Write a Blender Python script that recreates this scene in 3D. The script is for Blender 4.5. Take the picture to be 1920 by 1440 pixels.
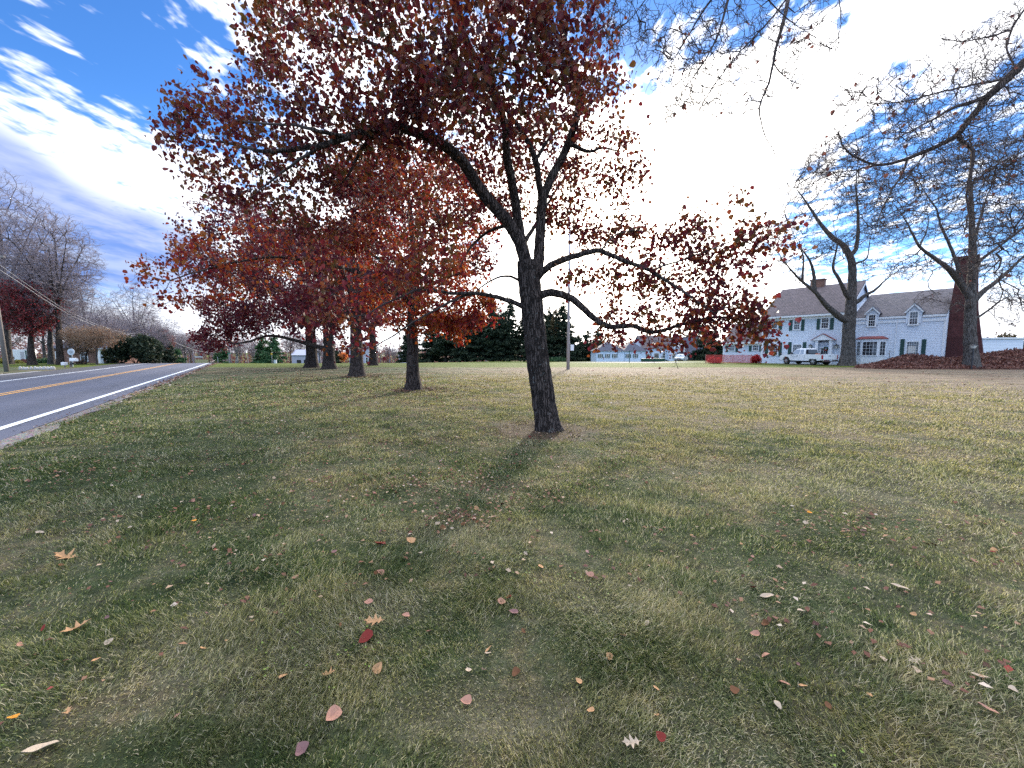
import bpy, math, random
import numpy as np
from math import radians as R, sin, cos, pi

# ------------------------------------------------------------------ camera, sky, sun, exposure
sc = bpy.context.scene
for o in list(bpy.data.objects): bpy.data.objects.remove(o)
F, HY, EYE = 721.0, 658.0, 1.6
PITCH = math.atan((720-HY)/F)
cam = bpy.data.cameras.new("camera"); cam.sensor_width = 36; cam.lens = F/1920*36
cam.clip_start = 0.05; cam.clip_end = 5000
camo = bpy.data.objects.new("camera", cam); sc.collection.objects.link(camo)
camo.location = (0, 0, EYE); camo.rotation_euler = (pi/2-PITCH, 0, 0); sc.camera = camo
sc.view_settings.view_transform = 'Standard'; sc.view_settings.look = 'None'
sc.view_settings.exposure = 1.12; sc.view_settings.gamma = 1
sc.cycles.use_denoising = False; sc.cycles.max_bounces = 6; sc.cycles.diffuse_bounces = 3; sc.cycles.transmission_bounces = 4
sc.cycles.transparent_max_bounces = 4; sc.cycles.caustics_reflective = False; sc.cycles.caustics_refractive = False

SUN_AZ, SUN_EL = R(14.4), R(15.2)        # azimuth to the right of +Y
SUN_DIR = (sin(SUN_AZ)*cos(SUN_EL), cos(SUN_AZ)*cos(SUN_EL), sin(SUN_EL))
sun = bpy.data.lights.new("sun", 'SUN'); sun.energy = 2.4; sun.angle = R(6); sun.color = (1, .9, .76)
suno = bpy.data.objects.new("sun", sun); sc.collection.objects.link(suno)
suno.rotation_euler = (pi/2-SUN_EL, 0, pi-SUN_AZ); suno.location = (0, 0, 50)

def ray(px, py):
    v = (720-py)/F
    return np.array([(px-960)/F, cos(PITCH)+v*sin(PITCH), -sin(PITCH)+v*cos(PITCH)])
def at(px, py, Y):
    d = ray(px, py); t = Y/d[1]
    return np.array([d[0]*t, Y, EYE+d[2]*t])

class NT:
    """small helper to write node trees"""
    def __init__(s, nt): s.nt = nt; s.n = nt.nodes; s.l = nt.links
    def new(s, t, **kw):
        x = s.n.new(t)
        for k, v in kw.items(): setattr(x, k, v)
        return x
    def put(s, sock, v):
        if v is None: return
        if isinstance(v, bpy.types.NodeSocket): s.l.new(v, sock)
        else:
            if sock.type == 'RGBA' and not hasattr(v, '__len__'): v = (v, v, v, 1)
            if sock.type == 'RGBA' and len(v) == 3: v = (*v, 1)
            sock.default_value = v
    def math(s, op, a, b=None, c=None, clamp=False):
        x = s.new('ShaderNodeMath', operation=op, use_clamp=clamp)
        s.put(x.inputs[0], a); s.put(x.inputs[1], b); s.put(x.inputs[2], c)
        return x.outputs[0]
    def vmath(s, op, a, b=None, out=0):
        x = s.new('ShaderNodeVectorMath', operation=op); s.put(x.inputs[0], a)
        if op == 'SCALE': s.put(x.inputs['Scale'], b)
        else: s.put(x.inputs[1], b)
        return x.outputs[out]
    def noise(s, vec, scale, detail=3, rough=.5, dist=0, out='Fac'):
        x = s.new('ShaderNodeTexNoise'); s.put(x.inputs['Vector'], vec)
        x.inputs['Scale'].default_value = scale; x.inputs['Detail'].default_value = detail
        x.inputs['Roughness'].default_value = rough; x.inputs['Distortion'].default_value = dist
        return x.outputs[out]
    def mix(s, f, a, b, mode='MIX'):
        x = s.new('ShaderNodeMix', data_type='RGBA', blend_type=mode)
        s.put(x.inputs[0], f)
        s.put(x.inputs[6], a); s.put(x.inputs[7], b)
        return x.outputs[2]
    def ramp(s, f, stops, interp='LINEAR'):
        x = s.new('ShaderNodeValToRGB'); x.color_ramp.interpolation = interp
        e = x.color_ramp.elements
        while len(e) < len(stops): e.new(.5)
        for i, (p, c) in enumerate(stops):
            e[i].position = p; e[i].color = (c, c, c, 1) if not hasattr(c, '__len__') else (*c, 1)
        s.put(x.inputs[0], f); return x.outputs[0]
    def smooth(s, f, a, b, lo=0., hi=1.):
        x = s.new('ShaderNodeMapRange', interpolation_type='SMOOTHSTEP')
        s.put(x.inputs[0], f)
        for i, v in ((1, a), (2, b), (3, lo), (4, hi)): s.put(x.inputs[i], v)
        return x.outputs[0]
    def map(s, vec, loc=(0,0,0), rot=(0,0,0), scale=(1,1,1)):
        x = s.new('ShaderNodeMapping'); s.put(x.inputs[0], vec)
        x.inputs[1].default_value = loc; x.inputs[2].default_value = rot; x.inputs[3].default_value = scale
        return x.outputs[0]

REAR_FILL, CLOUD = 6.2, 6.2
def build_world():
    w = bpy.data.worlds.new("World"); sc.world = w; w.use_nodes = True
    w.node_tree.nodes.clear(); N = NT(w.node_tree)
    w.cycles.sampling_method = 'MANUAL'; w.cycles.sample_map_resolution = 512
    out = N.new('ShaderNodeOutputWorld'); bg = N.new('ShaderNodeBackground')
    bg.inputs[1].default_value = 0.1; N.l.new(bg.outputs[0], out.inputs[0])
    sky = N.new('ShaderNodeTexSky', sky_type='NISHITA', sun_disc=False)
    sky.sun_elevation = SUN_EL; sky.sun_rotation = SUN_AZ; sky.air_density = 1.0; sky.dust_density = .4; sky.ozone_density = 3
    tc = N.new('ShaderNodeTexCoord'); d = N.vmath('NORMALIZE', tc.outputs['Generated'])
    sep = N.new('ShaderNodeSeparateXYZ'); N.l.new(d, sep.inputs[0])
    z = N.math('MAXIMUM', sep.outputs[2], .03)
    zc = N.math('ADD', z, .10)
    cx = N.math('DIVIDE', sep.outputs[0], zc); cy = N.math('DIVIDE', sep.outputs[1], zc)
    pl = N.new('ShaderNodeCombineXYZ'); N.l.new(cx, pl.inputs[0]); N.l.new(cy, pl.inputs[1]); P = pl.outputs[0]
    # where the banks of cloud lie (directions), as soft lobes round the view's directions
    xs = np.arange(0, 1921, 160); ys = np.arange(0, 641, 80)
    COVER = [[.34,.12,.27,.76,.85,.6,.5,.12,.05,.35,.75,1.0,.9],
             [.36,.16,.20,.72,.85,.6,.5,.10,.25,.65,1.0,1.0,.75],
             [.55,.34,.14,.42,.9,.7,.6,.50,.9,1.1,1.0,.62,.35],
             [1.05,.72,.12,.35,.9,.8,.7,.9,1.2,1.1,.60,.30,.22],
             [1.1,1.15,.95,.5,1.,.9,.9,1.,1.3,1.1,.45,.22,.30],
             [.5,.7,1.15,1.,1.,1.,1.,1.2,1.2,.9,.32,.30,.22],
             [.3,.3,.4,.8,1.,1.,1.,1.2,1.2,.7,.28,.45,.28],
             [.5,.6,.9,1.,1.,1.,1.,1.,1.1,1.,.75,.75,.7],
             [.9,.9,.9,1.,1.,1.,1.,1.,1.,1.,.9,.9,.9]]
    GREY = [[0]*13, [0]*13, [0]*13, [.55,-.1]+[0]*11, [.8,.15,-.1]+[0]*10, [.95,.95,.35]+[0]*10, [.8,.85,1.0,.4]+[0]*9, [.45,.45,.25]+[0]*10, [.2,.2]+[0]*11]
    def unit(px, py): v = ray(px, py); return v/np.linalg.norm(v)
    pts = np.array([unit(x, y) for y in ys for x in xs])
    ks = []
    for y in ys:
        for x in xs:
            h = np.linalg.norm(unit(x+80, y)-unit(x-80, y)); v_ = np.linalg.norm(unit(x, y+40)-unit(x, y-40))
            ks.append(1/(.85*(h*v_*1.6)**.5)**2)
    ks = np.array(ks); A = np.exp(ks[None]*(pts@pts.T-1))
    def field(tab):
        t = np.array(tab, float).ravel(); wts = np.linalg.solve(A.T@A+.02*np.eye(len(t)), A.T@t); out_ = None
        for i, wt in enumerate(wts):
            if abs(wt) < .06: continue
            dp = N.math('SUBTRACT', N.vmath('DOT_PRODUCT', d, tuple(pts[i]), out=1), 1.0)
            q = N.math('EXPONENT', N.math('MULTIPLY', dp, float(ks[i])))
            out_ = N.math('MULTIPLY_ADD', q, float(wt), 0.0 if out_ is None else out_)
        return out_
    cov = field(COVER)
    cov = N.math('ADD', cov, N.smooth(sep.outputs[2], .66, .84, 0, 1.4))  # unseen overhead cloud added above the view as top light for the lawn
    # rows of small cloudlets
    warp = N.noise(P, .9, 3, .55, out='Color')
    Pw = N.vmath('ADD', P, N.vmath('SCALE', N.vmath('SUBTRACT', warp, (.5,.5,.5)), .35))
    big = N.noise(N.map(Pw, scale=(1.5,.6,1)), 1.5, 4, .55)
    small = N.noise(N.map(Pw, scale=(1.8,1.0,1)), 9, 4, .55)
    rip = N.noise(N.map(Pw, rot=(0,0,R(20)), scale=(1.0,2.0,1)), 5.5, 3, .5)
    low = N.smooth(sep.outputs[2], .06, .26, .25, 1.0)
    nz = N.math('MULTIPLY', N.math('SUBTRACT', big, .5), 1.0)
    nz = N.math('ADD', nz, N.math('MULTIPLY', N.math('SUBTRACT', small, .5), 2.3))
    nz = N.math('ADD', nz, N.math('MULTIPLY', N.math('SUBTRACT', rip, .5), 1.1))
    dens = N.math('ADD', cov, N.math('MULTIPLY', nz, low))
    mask = N.smooth(dens, .26, .88)
    # smooth grey-violet stratus low on the left
    g = field(GREY)
    gn = N.noise(N.map(P, scale=(.5,.8,1)), .8, 4, .5)
    g = N.smooth(N.math('ADD', g, N.math('MULTIPLY', N.math('SUBTRACT', gn, .5), .8)), .28, .72)
    blue = N.mix(1, sky.outputs[0], (.48, .84, 1.30), 'MULTIPLY')
    hz = N.smooth(sep.outputs[2], .02, .45, .6, 0.0)
    blue = N.mix(hz, blue, (1.9, 3.9, 7.6))
    # unseen sky behind the camera, raised evenly as added fill light
    rear = N.smooth(sep.outputs[1], .15, -.35)
    blue = N.mix(rear, blue, (REAR_FILL*.60, REAR_FILL*.88, REAR_FILL*1.36))
    # cloud: brightest round the sun, bluish shade where thick elsewhere
    ds = N.vmath('DOT_PRODUCT', d, SUN_DIR, out=1)
    glow = N.math('EXPONENT', N.math('MULTIPLY', N.math('SUBTRACT', ds, 1.0), 7.0))
    br = N.math('ADD', CLOUD, N.math('MULTIPLY', glow, CLOUD*3.2))
    cc = N.mix(glow, (.93,.97,1.06), (1.05,.98,.88))
    cloud = N.vmath('SCALE', cc, br)
    cloud = N.vmath('SCALE', cloud, N.smooth(sep.outputs[2], .68, .9, 1.0, 2.7))  # the added overhead cloud is brightened toward the zenith
    gd = N.noise(N.map(P, scale=(1.4,.7,1)), 2.2, 5, .6); grey = N.mix(N.smooth(gd, .35, .65), (1.05,1.75,4.2), (2.6,3.1,4.6))
    col = N.mix(mask, blue, cloud)
    col = N.mix(N.math('MULTIPLY', g, .9), col, grey)
    gl = N.math('EXPONENT', N.math('MULTIPLY', N.math('SUBTRACT', ds, 1.0), 60.0))
    col = N.vmath('ADD', col, N.vmath('SCALE', (18., 15., 11.), gl))
    N.put(bg.inputs[0], col)
build_world()

# ------------------------------------------------------------------ general helpers
rng = np.random.default_rng(7); random.seed(7)
COL = sc.collection

def sstep(a, b, x):
    t = np.clip((np.asarray(x, float)-a)/(b-a), 0, 1); return t*t*(3-2*t)
def hgt(x, y):
    """terrain height: flat lawn that falls away gently beyond about 45 m, level by the big house"""
    x = np.asarray(x, float); y = np.asarray(y, float)
    s = .0235+.009*(1-sstep(-30, -5, x))
    e = np.maximum(y-45, 0); e = np.where(e < 10, e*e/20, e-5)
    drop = -s*e*(1-sstep(22, 30, x)*(1-sstep(60, 78, y)))
    drop = np.maximum(drop, -4.2)
    near = np.exp(-(x*x+y*y)/900)*sstep(-12, -6, x)
    mic = .018*np.sin(x*1.7+.6*np.sin(y*.9))*np.sin(y*1.3+.8)+.010*np.sin(x*4.1+y*2.7)
    return drop+mic*near
def ground(px, py):
    d = ray(px, py); t = .5
    for _ in range(60):
        p = d*t; h = float(hgt(p[0], p[1])); t2 = (h-EYE)/d[2]
        if abs(t2-t) < 1e-4: break
        t = .6*t+.4*t2 if t2 > 0 else t*1.2
    p = d*t
    return np.array([p[0], p[1], float(hgt(p[0], p[1]))])
def gat(px, Y):
    x = (px-960)/F*Y/1.0
    x = ray(px, 675)[0]*Y/ray(px, 675)[1]
    return (float(x), float(Y), float(hgt(x, Y)))

def tag(o, label=None, cat=None, group=None, kind=None):
    if label: o['label'] = label
    if cat: o['category'] = cat
    if group: o['group'] = group
    if kind: o['kind'] = kind
    return o
def thing(name, label, cat, loc=(0,0,0), rz=0, group=None):
    o = bpy.data.objects.new(name, None); COL.objects.link(o)
    o.empty_display_size = .3
    o.location = tuple(float(v) for v in loc); o.rotation_euler = (0, 0, rz)
    return tag(o, label, cat, group)
def link(name, me, parent=None, mat=None):
    o = bpy.data.objects.new(name, me); COL.objects.link(o)
    if parent: o.parent = parent
    if mat and not me.materials: me.materials.append(mat)
    return o
def dup(root, loc=None, rz=None, label=None, scale=None, group=None, cat=None):
    r = root.copy(); COL.objects.link(r)
    if loc is not None: r.location = tuple(float(v) for v in loc)
    if rz is not None: r.rotation_euler = (0, 0, rz)
    if scale is not None: r.scale = (scale,)*3 if not hasattr(scale, '__len__') else scale
    tag(r, label, cat, group)
    for ch in list(root.children):
        c = ch.copy(); COL.objects.link(c); c.parent = r
        for g in list(ch.children):
            d = g.copy(); COL.objects.link(d); d.parent = c
    return r

def np_mesh(name, V, F4=None, F3=None, attr=None, smooth=False, mat=None):
    """mesh from numpy arrays; attr: dict name -> per-vertex float"""
    V = np.ascontiguousarray(V, np.float32); me = bpy.data.meshes.new(name)
    me.vertices.add(len(V)); me.vertices.foreach_set('co', V.ravel())
    n4 = 0 if F4 is None else len(F4); n3 = 0 if F3 is None else len(F3)
    idx = []
    if n4: idx.append(np.asarray(F4, np.int32).ravel())
    if n3: idx.append(np.asarray(F3, np.int32).ravel())
    idx = np.concatenate(idx)
    tot = np.concatenate([np.full(n4, 4, np.int32), np.full(n3, 3, np.int32)])
    start = np.concatenate([[0], np.cumsum(tot)[:-1]]).astype(np.int32)
    me.loops.add(len(idx)); me.loops.foreach_set('vertex_index', idx)
    me.polygons.add(n4+n3); me.polygons.foreach_set('loop_start', start)
    me.polygons.foreach_set('loop_total', tot)
    if smooth: me.polygons.foreach_set('use_smooth', np.ones(n4+n3, bool))
    if attr:
        for k, a in attr.items():
            at_ = me.attributes.new(k, 'FLOAT', 'POINT'); at_.data.foreach_set('value', np.asarray(a, np.float32))
    me.update(calc_edges=True)
    if mat: me.materials.append(mat)
    return me

class MB:
    """collects boxes, prisms and tubes into one mesh"""
    def __init__(s): s.v = []; s.f = []
    def add(s, vs, fs):
        b = len(s.v); s.v += [tuple(float(c) for c in v) for v in vs]; s.f += [tuple(b+i for i in f) for f in fs]; return s
    def box(s, x0, x1, y0, y1, z0, z1):
        return s.add([(x0,y0,z0),(x1,y0,z0),(x1,y1,z0),(x0,y1,z0),(x0,y0,z1),(x1,y0,z1),(x1,y1,z1),(x0,y1,z1)],
                     [(0,3,2,1),(4,5,6,7),(0,1,5,4),(1,2,6,5),(2,3,7,6),(3,0,4,7)])
    def frust(s, b, zb, t, zt):
        (x0,x1,y0,y1), (a0,a1,c0,c1) = b, t
        return s.add([(x0,y0,zb),(x1,y0,zb),(x1,y1,zb),(x0,y1,zb),(a0,c0,zt),(a1,c0,zt),(a1,c1,zt),(a0,c1,zt)],
                     [(0,3,2,1),(4,5,6,7),(0,1,5,4),(1,2,6,5),(2,3,7,6),(3,0,4,7)])
    def prism(s, poly, axis, a, b):
        """poly: 2-D outline; axis 'x' -> (y,z) outline, 'y' -> (x,z), 'z' -> (x,y)"""
        n = len(poly)
        def P(p, c): return {'x': (c,p[0],p[1]), 'y': (p[0],c,p[1]), 'z': (p[0],p[1],c)}[axis]
        return s.add([P(p, a) for p in poly]+[P(p, b) for p in poly],
                     [tuple(range(n))[::-1], tuple(range(n, 2*n))]+[(i, (i+1) % n, n+(i+1) % n, n+i) for i in range(n)])
    def slab(s, quad, th):
        """a thick sheet below the four given corners"""
        q = [np.array(p, float) for p in quad]; n = np.cross(q[1]-q[0], q[3]-q[0]); n /= np.linalg.norm(n)
        if n[2] < 0: n = -n
        k = len(q)
        return s.add(q+[p-n*th for p in q], [tuple(range(k)), tuple(range(k, 2*k))[::-1]]+[(i, (i+1) % k, k+(i+1) % k, k+i) for i in range(k)])
    def tube(s, pts, rad, sides=8, caps=True):
        pts = [np.array(p, float) for p in pts]; n = len(pts)
        rad = [rad]*n if not hasattr(rad, '__len__') else rad
        b = len(s.v); d0 = pts[-1]-pts[0]; ref = np.array([0,0,1.]) if abs(d0[2]) < .8*np.linalg.norm(d0)+1e-9 else np.array([1.,0,0])
        for i, p in enumerate(pts):
            t = pts[min(i+1,n-1)]-pts[max(i-1,0)]; t = t/(np.linalg.norm(t)+1e-9)
            u = np.cross(t, ref); u /= np.linalg.norm(u)+1e-9; w = np.cross(u, t)
            for k in range(sides):
                a = 2*pi*k/sides; s.v.append(tuple(p+rad[i]*(cos(a)*u+sin(a)*w)))
        for i in range(n-1):
            for k in range(sides):
                k2 = (k+1) % sides; s.f.append((b+i*sides+k, b+i*sides+k2, b+(i+1)*sides+k2, b+(i+1)*sides+k))
        if caps:
            s.f.append(tuple(b+k for k in range(sides))[::-1]); s.f.append(tuple(b+(n-1)*sides+k for k in range(sides)))
        return s
    def lathe(s, prof, c=(0,0,0), sides=16, axis='z'):
        """prof: (radius, height) pairs"""
        b = len(s.v); n = len(prof)
        for r, h in prof:
            for k in range(sides):
                a = 2*pi*k/sides; p = (r*cos(a), r*sin(a), h)
                if axis == 'y': p = (p[0], p[2], p[1])
                if axis == 'x': p = (p[2], p[0], p[1])
                s.v.append((p[0]+c[0], p[1]+c[1], p[2]+c[2]))
        for i in range(n-1):
            for k in range(sides):
                k2 = (k+1) % sides; s.f.append((b+i*sides+k, b+i*sides+k2, b+(i+1)*sides+k2, b+(i+1)*sides+k))
        s.f.append(tuple(b+k for k in range(sides))[::-1]); s.f.append(tuple(b+(n-1)*sides+k for k in range(sides)))
        return s
    def build(s, name, mat, parent=None, smooth=False, bevel=0):
        me = bpy.data.meshes.new(name); me.from_pydata(s.v, [], s.f); me.update()
        if bevel or True:
            import bmesh
            bm = bmesh.new(); bm.from_mesh(me); bmesh.ops.recalc_face_normals(bm, faces=bm.faces)
            if bevel: bmesh.ops.bevel(bm, geom=list(bm.edges), offset=bevel, segments=2, affect='EDGES', clamp_overlap=True)
            bm.to_mesh(me); bm.free()
        if smooth:
            for p in me.polygons: p.use_smooth = True
        return link(name, me, parent, mat)

# ------------------------------------------------------------------ materials
MAT = {}
def material(name, fn):
    m = bpy.data.materials.new(name); m.use_nodes = True; m.node_tree.nodes.clear()
    N = NT(m.node_tree); out = N.new('ShaderNodeOutputMaterial')
    sh = fn(N); N.l.new(sh, out.inputs[0]); MAT[name] = m; return m
def bsdf(N, col, rough=.7, spec=.3, metal=0, bump=None, bdist=.01, bstr=1., normal=None):
    b = N.new('ShaderNodeBsdfPrincipled'); N.put(b.inputs['Base Color'], col); N.put(b.inputs['Roughness'], rough)
    b.inputs['Specular IOR Level'].default_value = spec; b.inputs['Metallic'].default_value = metal
    if bump is not None:
        q = N.new('ShaderNodeBump'); q.inputs['Distance'].default_value = bdist; q.inputs['Strength'].default_value = bstr
        N.put(q.inputs['Height'], bump); N.l.new(q.outputs[0], b.inputs['Normal'])
    return b.outputs[0]
def objc(N): return N.new('ShaderNodeTexCoord').outputs['Object']
def wpos(N): return N.new('ShaderNodeNewGeometry').outputs['Position']
def flat(name, c, rough=.6, spec=.3, metal=0, var=.12, scale=3.):
    def fn(N):
        n = N.noise(objc(N), scale, 4, .6)
        col = N.mix(n, tuple(v*(1-var) for v in c), tuple(min(1, v*(1+var)) for v in c))
        return bsdf(N, col, rough, spec, metal)
    return material(name, fn)

TREES = {}   # trunk bases for the bare-earth rings
for k, (px, py) in dict(a=(1028,806), b=(775,731), c=(670,705.5), d=(618,691.5), e=(585,689), f=(700,685)).items():
    TREES[k] = ground(px, py)
RING = {'a': 1.75, 'b': 1.25, 'c': 1.4, 'd': 1.6, 'e': 1.6, 'f': 1.6}

def lawn_group():
    g = bpy.data.node_groups.new('lawn_colour', 'ShaderNodeTree')
    g.interface.new_socket('Color', in_out='OUTPUT', socket_type='NodeSocketColor')
    g.interface.new_socket('Dirt', in_out='OUTPUT', socket_type='NodeSocketFloat')
    N = NT(g); out = N.new('NodeGroupOutput')
    p0 = wpos(N); sp = N.new('ShaderNodeSeparateXYZ'); N.l.new(p0, sp.inputs[0]); x, y = sp.outputs[0], sp.outputs[1]
    fl = N.new('ShaderNodeCombineXYZ'); N.l.new(x, fl.inputs[0]); N.l.new(y, fl.inputs[1]); p = fl.outputs[0]
    big = N.noise(p, .55, 4, .55); mid = N.noise(N.map(p, loc=(7,3,0)), 2.2, 4, .6); fine = N.noise(p, 9, 5, .65)
    # dry grass to the right and in the middle distance, green on the road side and near
    dry = N.math('ADD', N.math('MULTIPLY', N.smooth(x, -11, 9), .34), N.math('MULTIPLY', N.smooth(y, 2, 13), .26))
    dry = N.math('SUBTRACT', dry, N.math('MULTIPLY', N.smooth(x, -3, -11), .12))
    f = N.math('ADD', dry, N.math('MULTIPLY', N.math('SUBTRACT', big, .5), 1.15))
    f = N.math('ADD', f, N.math('MULTIPLY', N.math('SUBTRACT', mid, .5), 1.05))
    f = N.math('ADD', f, N.math('MULTIPLY', N.math('SUBTRACT', fine, .5), .8))
    c = N.ramp(N.math('ADD', f, .17), [(.0,(.055,.095,.042)),(.2,(.115,.152,.070)),(.38,(.195,.208,.124)),(.58,(.325,.280,.175)),(.8,(.42,.325,.225)),(1,(.48,.375,.27))])
    tn = N.math('MULTIPLY', N.math('MULTIPLY', N.smooth(y, 6, 16), N.smooth(x, -6, 5)), N.smooth(N.noise(p, 1.1, 4, .6), .3, .65))
    c = N.mix(N.math('MULTIPLY', tn, .6), c, N.mix(fine, (.27,.20,.15), (.45,.35,.26)))
    # darker, lusher patches, one of them the near trunk's painted shadow, and pale dry ones where the photograph's lawn has them
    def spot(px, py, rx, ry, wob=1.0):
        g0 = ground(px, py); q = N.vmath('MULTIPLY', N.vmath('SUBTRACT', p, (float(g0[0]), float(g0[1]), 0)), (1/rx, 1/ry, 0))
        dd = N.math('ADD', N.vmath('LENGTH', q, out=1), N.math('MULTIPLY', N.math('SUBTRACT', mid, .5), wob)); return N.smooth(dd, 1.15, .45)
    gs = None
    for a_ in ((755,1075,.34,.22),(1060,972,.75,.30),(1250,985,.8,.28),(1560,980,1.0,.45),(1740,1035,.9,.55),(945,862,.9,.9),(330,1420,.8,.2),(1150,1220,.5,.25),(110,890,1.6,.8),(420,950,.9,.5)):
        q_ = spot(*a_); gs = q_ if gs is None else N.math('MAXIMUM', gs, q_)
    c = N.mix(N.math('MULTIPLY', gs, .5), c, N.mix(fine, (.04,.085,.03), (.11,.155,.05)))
    ds_ = None
    for a_ in ((420,1200,.7,.45),(650,1130,.5,.3),(1120,1110,.6,.25),(870,985,1.0,.35),(960,1350,.7,.2),(1640,900,2.2,.8),(600,1290,.5,.25)):
        q_ = spot(*a_, 1.6); ds_ = q_ if ds_ is None else N.math('MAXIMUM', ds_, q_)
    c = N.mix(N.math('MULTIPLY', ds_, .6), c, N.mix(fine, (.26,.235,.155), (.46,.40,.28)))
    # strip of fresher green beyond the crest of the lawn
    gb = N.math('ADD', y, N.math('MULTIPLY', N.math('SUBTRACT', N.noise(p, .25, 3), .5), 3.0))
    far = N.smooth(gb, 36.5, 38.5)
    c = N.mix(far, c, N.mix(big, (.13,.18,.03), (.21,.26,.05)))
    # reddish worn streaks far out
    rs = N.noise(N.map(p, scale=(.12,.5,1), loc=(3,0,0)), 1.5, 4, .6)
    rs = N.math('MULTIPLY', N.smooth(rs, .48, .66), N.math('MULTIPLY', N.smooth(y, 14, 24), N.math('SUBTRACT', 1.0, far)))
    c = N.mix(N.math('MULTIPLY', rs, .7), c, (.33,.20,.13))
    # bare earth round the trunks and at the kerb of the road
    dirt = None; nd = N.noise(p, 3.2, 4, .6)
    for k, b in TREES.items():
        dd = N.vmath('DISTANCE', p, (float(b[0])-.15, float(b[1])-.1, 0), out=1)
        q = N.smooth(N.math('ADD', dd, N.math('MULTIPLY', N.math('SUBTRACT', nd, .5), 1.6)), RING[k]*.72, RING[k]*.42)
        dirt = q if dirt is None else N.math('MAXIMUM', dirt, q)
    dirt = N.math('MULTIPLY', dirt, N.smooth(N.noise(p, 6, 4, .7), .30, .55, .65, 1.0))
    c = N.mix(dirt, c, N.mix(fine, (.13,.085,.055), (.34,.25,.17)))
    N.l.new(c, out.inputs[0]); N.l.new(dirt, out.inputs[1])
    return g
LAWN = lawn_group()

def ground_mat(N):
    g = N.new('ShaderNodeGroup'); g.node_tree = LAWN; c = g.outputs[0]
    p = wpos(N); d = N.vmath('LENGTH', p, out=1)
    fine = N.noise(p, 38, 4, .7); str_ = N.noise(N.map(p, scale=(.5,1.6,1)), 4.5, 5, .72); lump = N.noise(N.map(p, scale=(.35,1.4,1)), .9, 5, .7)
    dk = N.smooth(d, 8, 26, .34, .52)        # thatch under the blades, darkened further to paint the shade between them
    c = N.mix(1, c, N.ramp(str_, [(.25,.50),(.5,.95),(.75,1.4)]), 'MULTIPLY')
    c = N.mix(1, c, N.ramp(fine, [(.3,.62),(.7,1.25)]), 'MULTIPLY')
    c = N.mix(1, c, N.ramp(lump, [(.3,.55),(.5,1.0),(.7,1.35)]), 'MULTIPLY')
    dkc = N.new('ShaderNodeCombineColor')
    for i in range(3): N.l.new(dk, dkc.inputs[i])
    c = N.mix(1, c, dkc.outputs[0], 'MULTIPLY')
    h = N.math('ADD', N.math('MULTIPLY', fine, .4), str_)
    return bsdf(N, c, .9, .1, bump=h, bdist=.05, bstr=.8)
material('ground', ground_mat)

def grass_mat(N):
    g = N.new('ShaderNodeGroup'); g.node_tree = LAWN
    a = N.new('ShaderNodeAttribute', attribute_name='rnd').outputs['Fac']
    b = N.new('ShaderNodeAttribute', attribute_name='tip').outputs['Fac']
    c = N.mix(1, g.outputs[0], N.ramp(a, [(0,(.16,.22,.15)),(.25,(.42,.52,.36)),(.5,(1.0,1.02,.85)),(.8,(1.6,1.5,1.4)),(1,(2.0,1.85,1.7))]), 'MULTIPLY')
    straw = N.smooth(a, .66, .74)
    c = N.mix(N.math('MULTIPLY', straw, .8), c, (.54,.465,.36))
    c = N.mix(N.math('MULTIPLY', b, .25), c, (.30,.25,.14))
    d = bsdf(N, c, .55, .25)
    t = N.new('ShaderNodeBsdfTranslucent'); N.put(t.inputs[0], N.mix(1, c, (1.2,1.3,.7), 'MULTIPLY'))
    m = N.new('ShaderNodeMixShader'); m.inputs[0].default_value = .35
    N.l.new(d, m.inputs[1]); N.l.new(t.outputs[0], m.inputs[2]); return m.outputs[0]
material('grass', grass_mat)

def asphalt(N):
    p = objc(N); n = N.noise(p, 60, 3, .7); w = N.noise(N.map(p, scale=(1.6,.05,1)), 1.0, 4, .6); q = N.noise(p, .5, 4, .6)
    c = N.mix(w, (.042,.044,.064), (.088,.091,.128)); c = N.mix(N.math('MULTIPLY', q, .5), c, (.105,.105,.14))
    c = N.mix(1, c, N.ramp(n, [(.3,.75),(.7,1.2)]), 'MULTIPLY')
    sp = N.new('ShaderNodeSeparateXYZ'); N.l.new(N.map(p, loc=(0,0,0), rot=(0,0,math.atan2(.825,-.565)-pi/2), ), sp.inputs[0])
    ln = N.vmath('DOT_PRODUCT', N.vmath('SUBTRACT', p, (-10.48, 7.77, 0)), (-.825, -.565, 0), out=1)
    tr = None
    for q_ in (.9, 2.5, 4.1, 5.6):
        e_ = N.math('EXPONENT', N.math('MULTIPLY', N.math('POWER', N.math('ABSOLUTE', N.math('SUBTRACT', ln, q_)), 2.0), -6.0)); tr = e_ if tr is None else N.math('ADD', tr, e_)
    c = N.mix(N.math('MULTIPLY', tr, .35), c, (.035,.036,.048))
    vc = N.new('ShaderNodeTexVoronoi', feature='DISTANCE_TO_EDGE'); N.put(vc.inputs['Vector'], N.vmath('ADD', p, N.vmath('SCALE', N.noise(p, 1.5, 4, out='Color'), .8))); vc.inputs['Scale'].default_value = .22
    c = N.mix(N.math('MULTIPLY', N.smooth(vc.outputs[0], .006, .0), .75), c, (.02,.02,.022))
    return bsdf(N, c, .6, .5, bump=n, bdist=.01, bstr=.5)
material('asphalt', asphalt)
def dark_asphalt(N):
    p = objc(N); n = N.noise(p, 40, 3, .7); q = N.noise(p, 1.1, 4, .6)
    return bsdf(N, N.mix(1, N.mix(q, (.035,.034,.042), (.075,.073,.085)), N.ramp(n, [(.3,.7),(.7,1.25)]), 'MULTIPLY'), .75, .3, bump=n, bdist=.01)
material('dark_asphalt', dark_asphalt)
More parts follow.
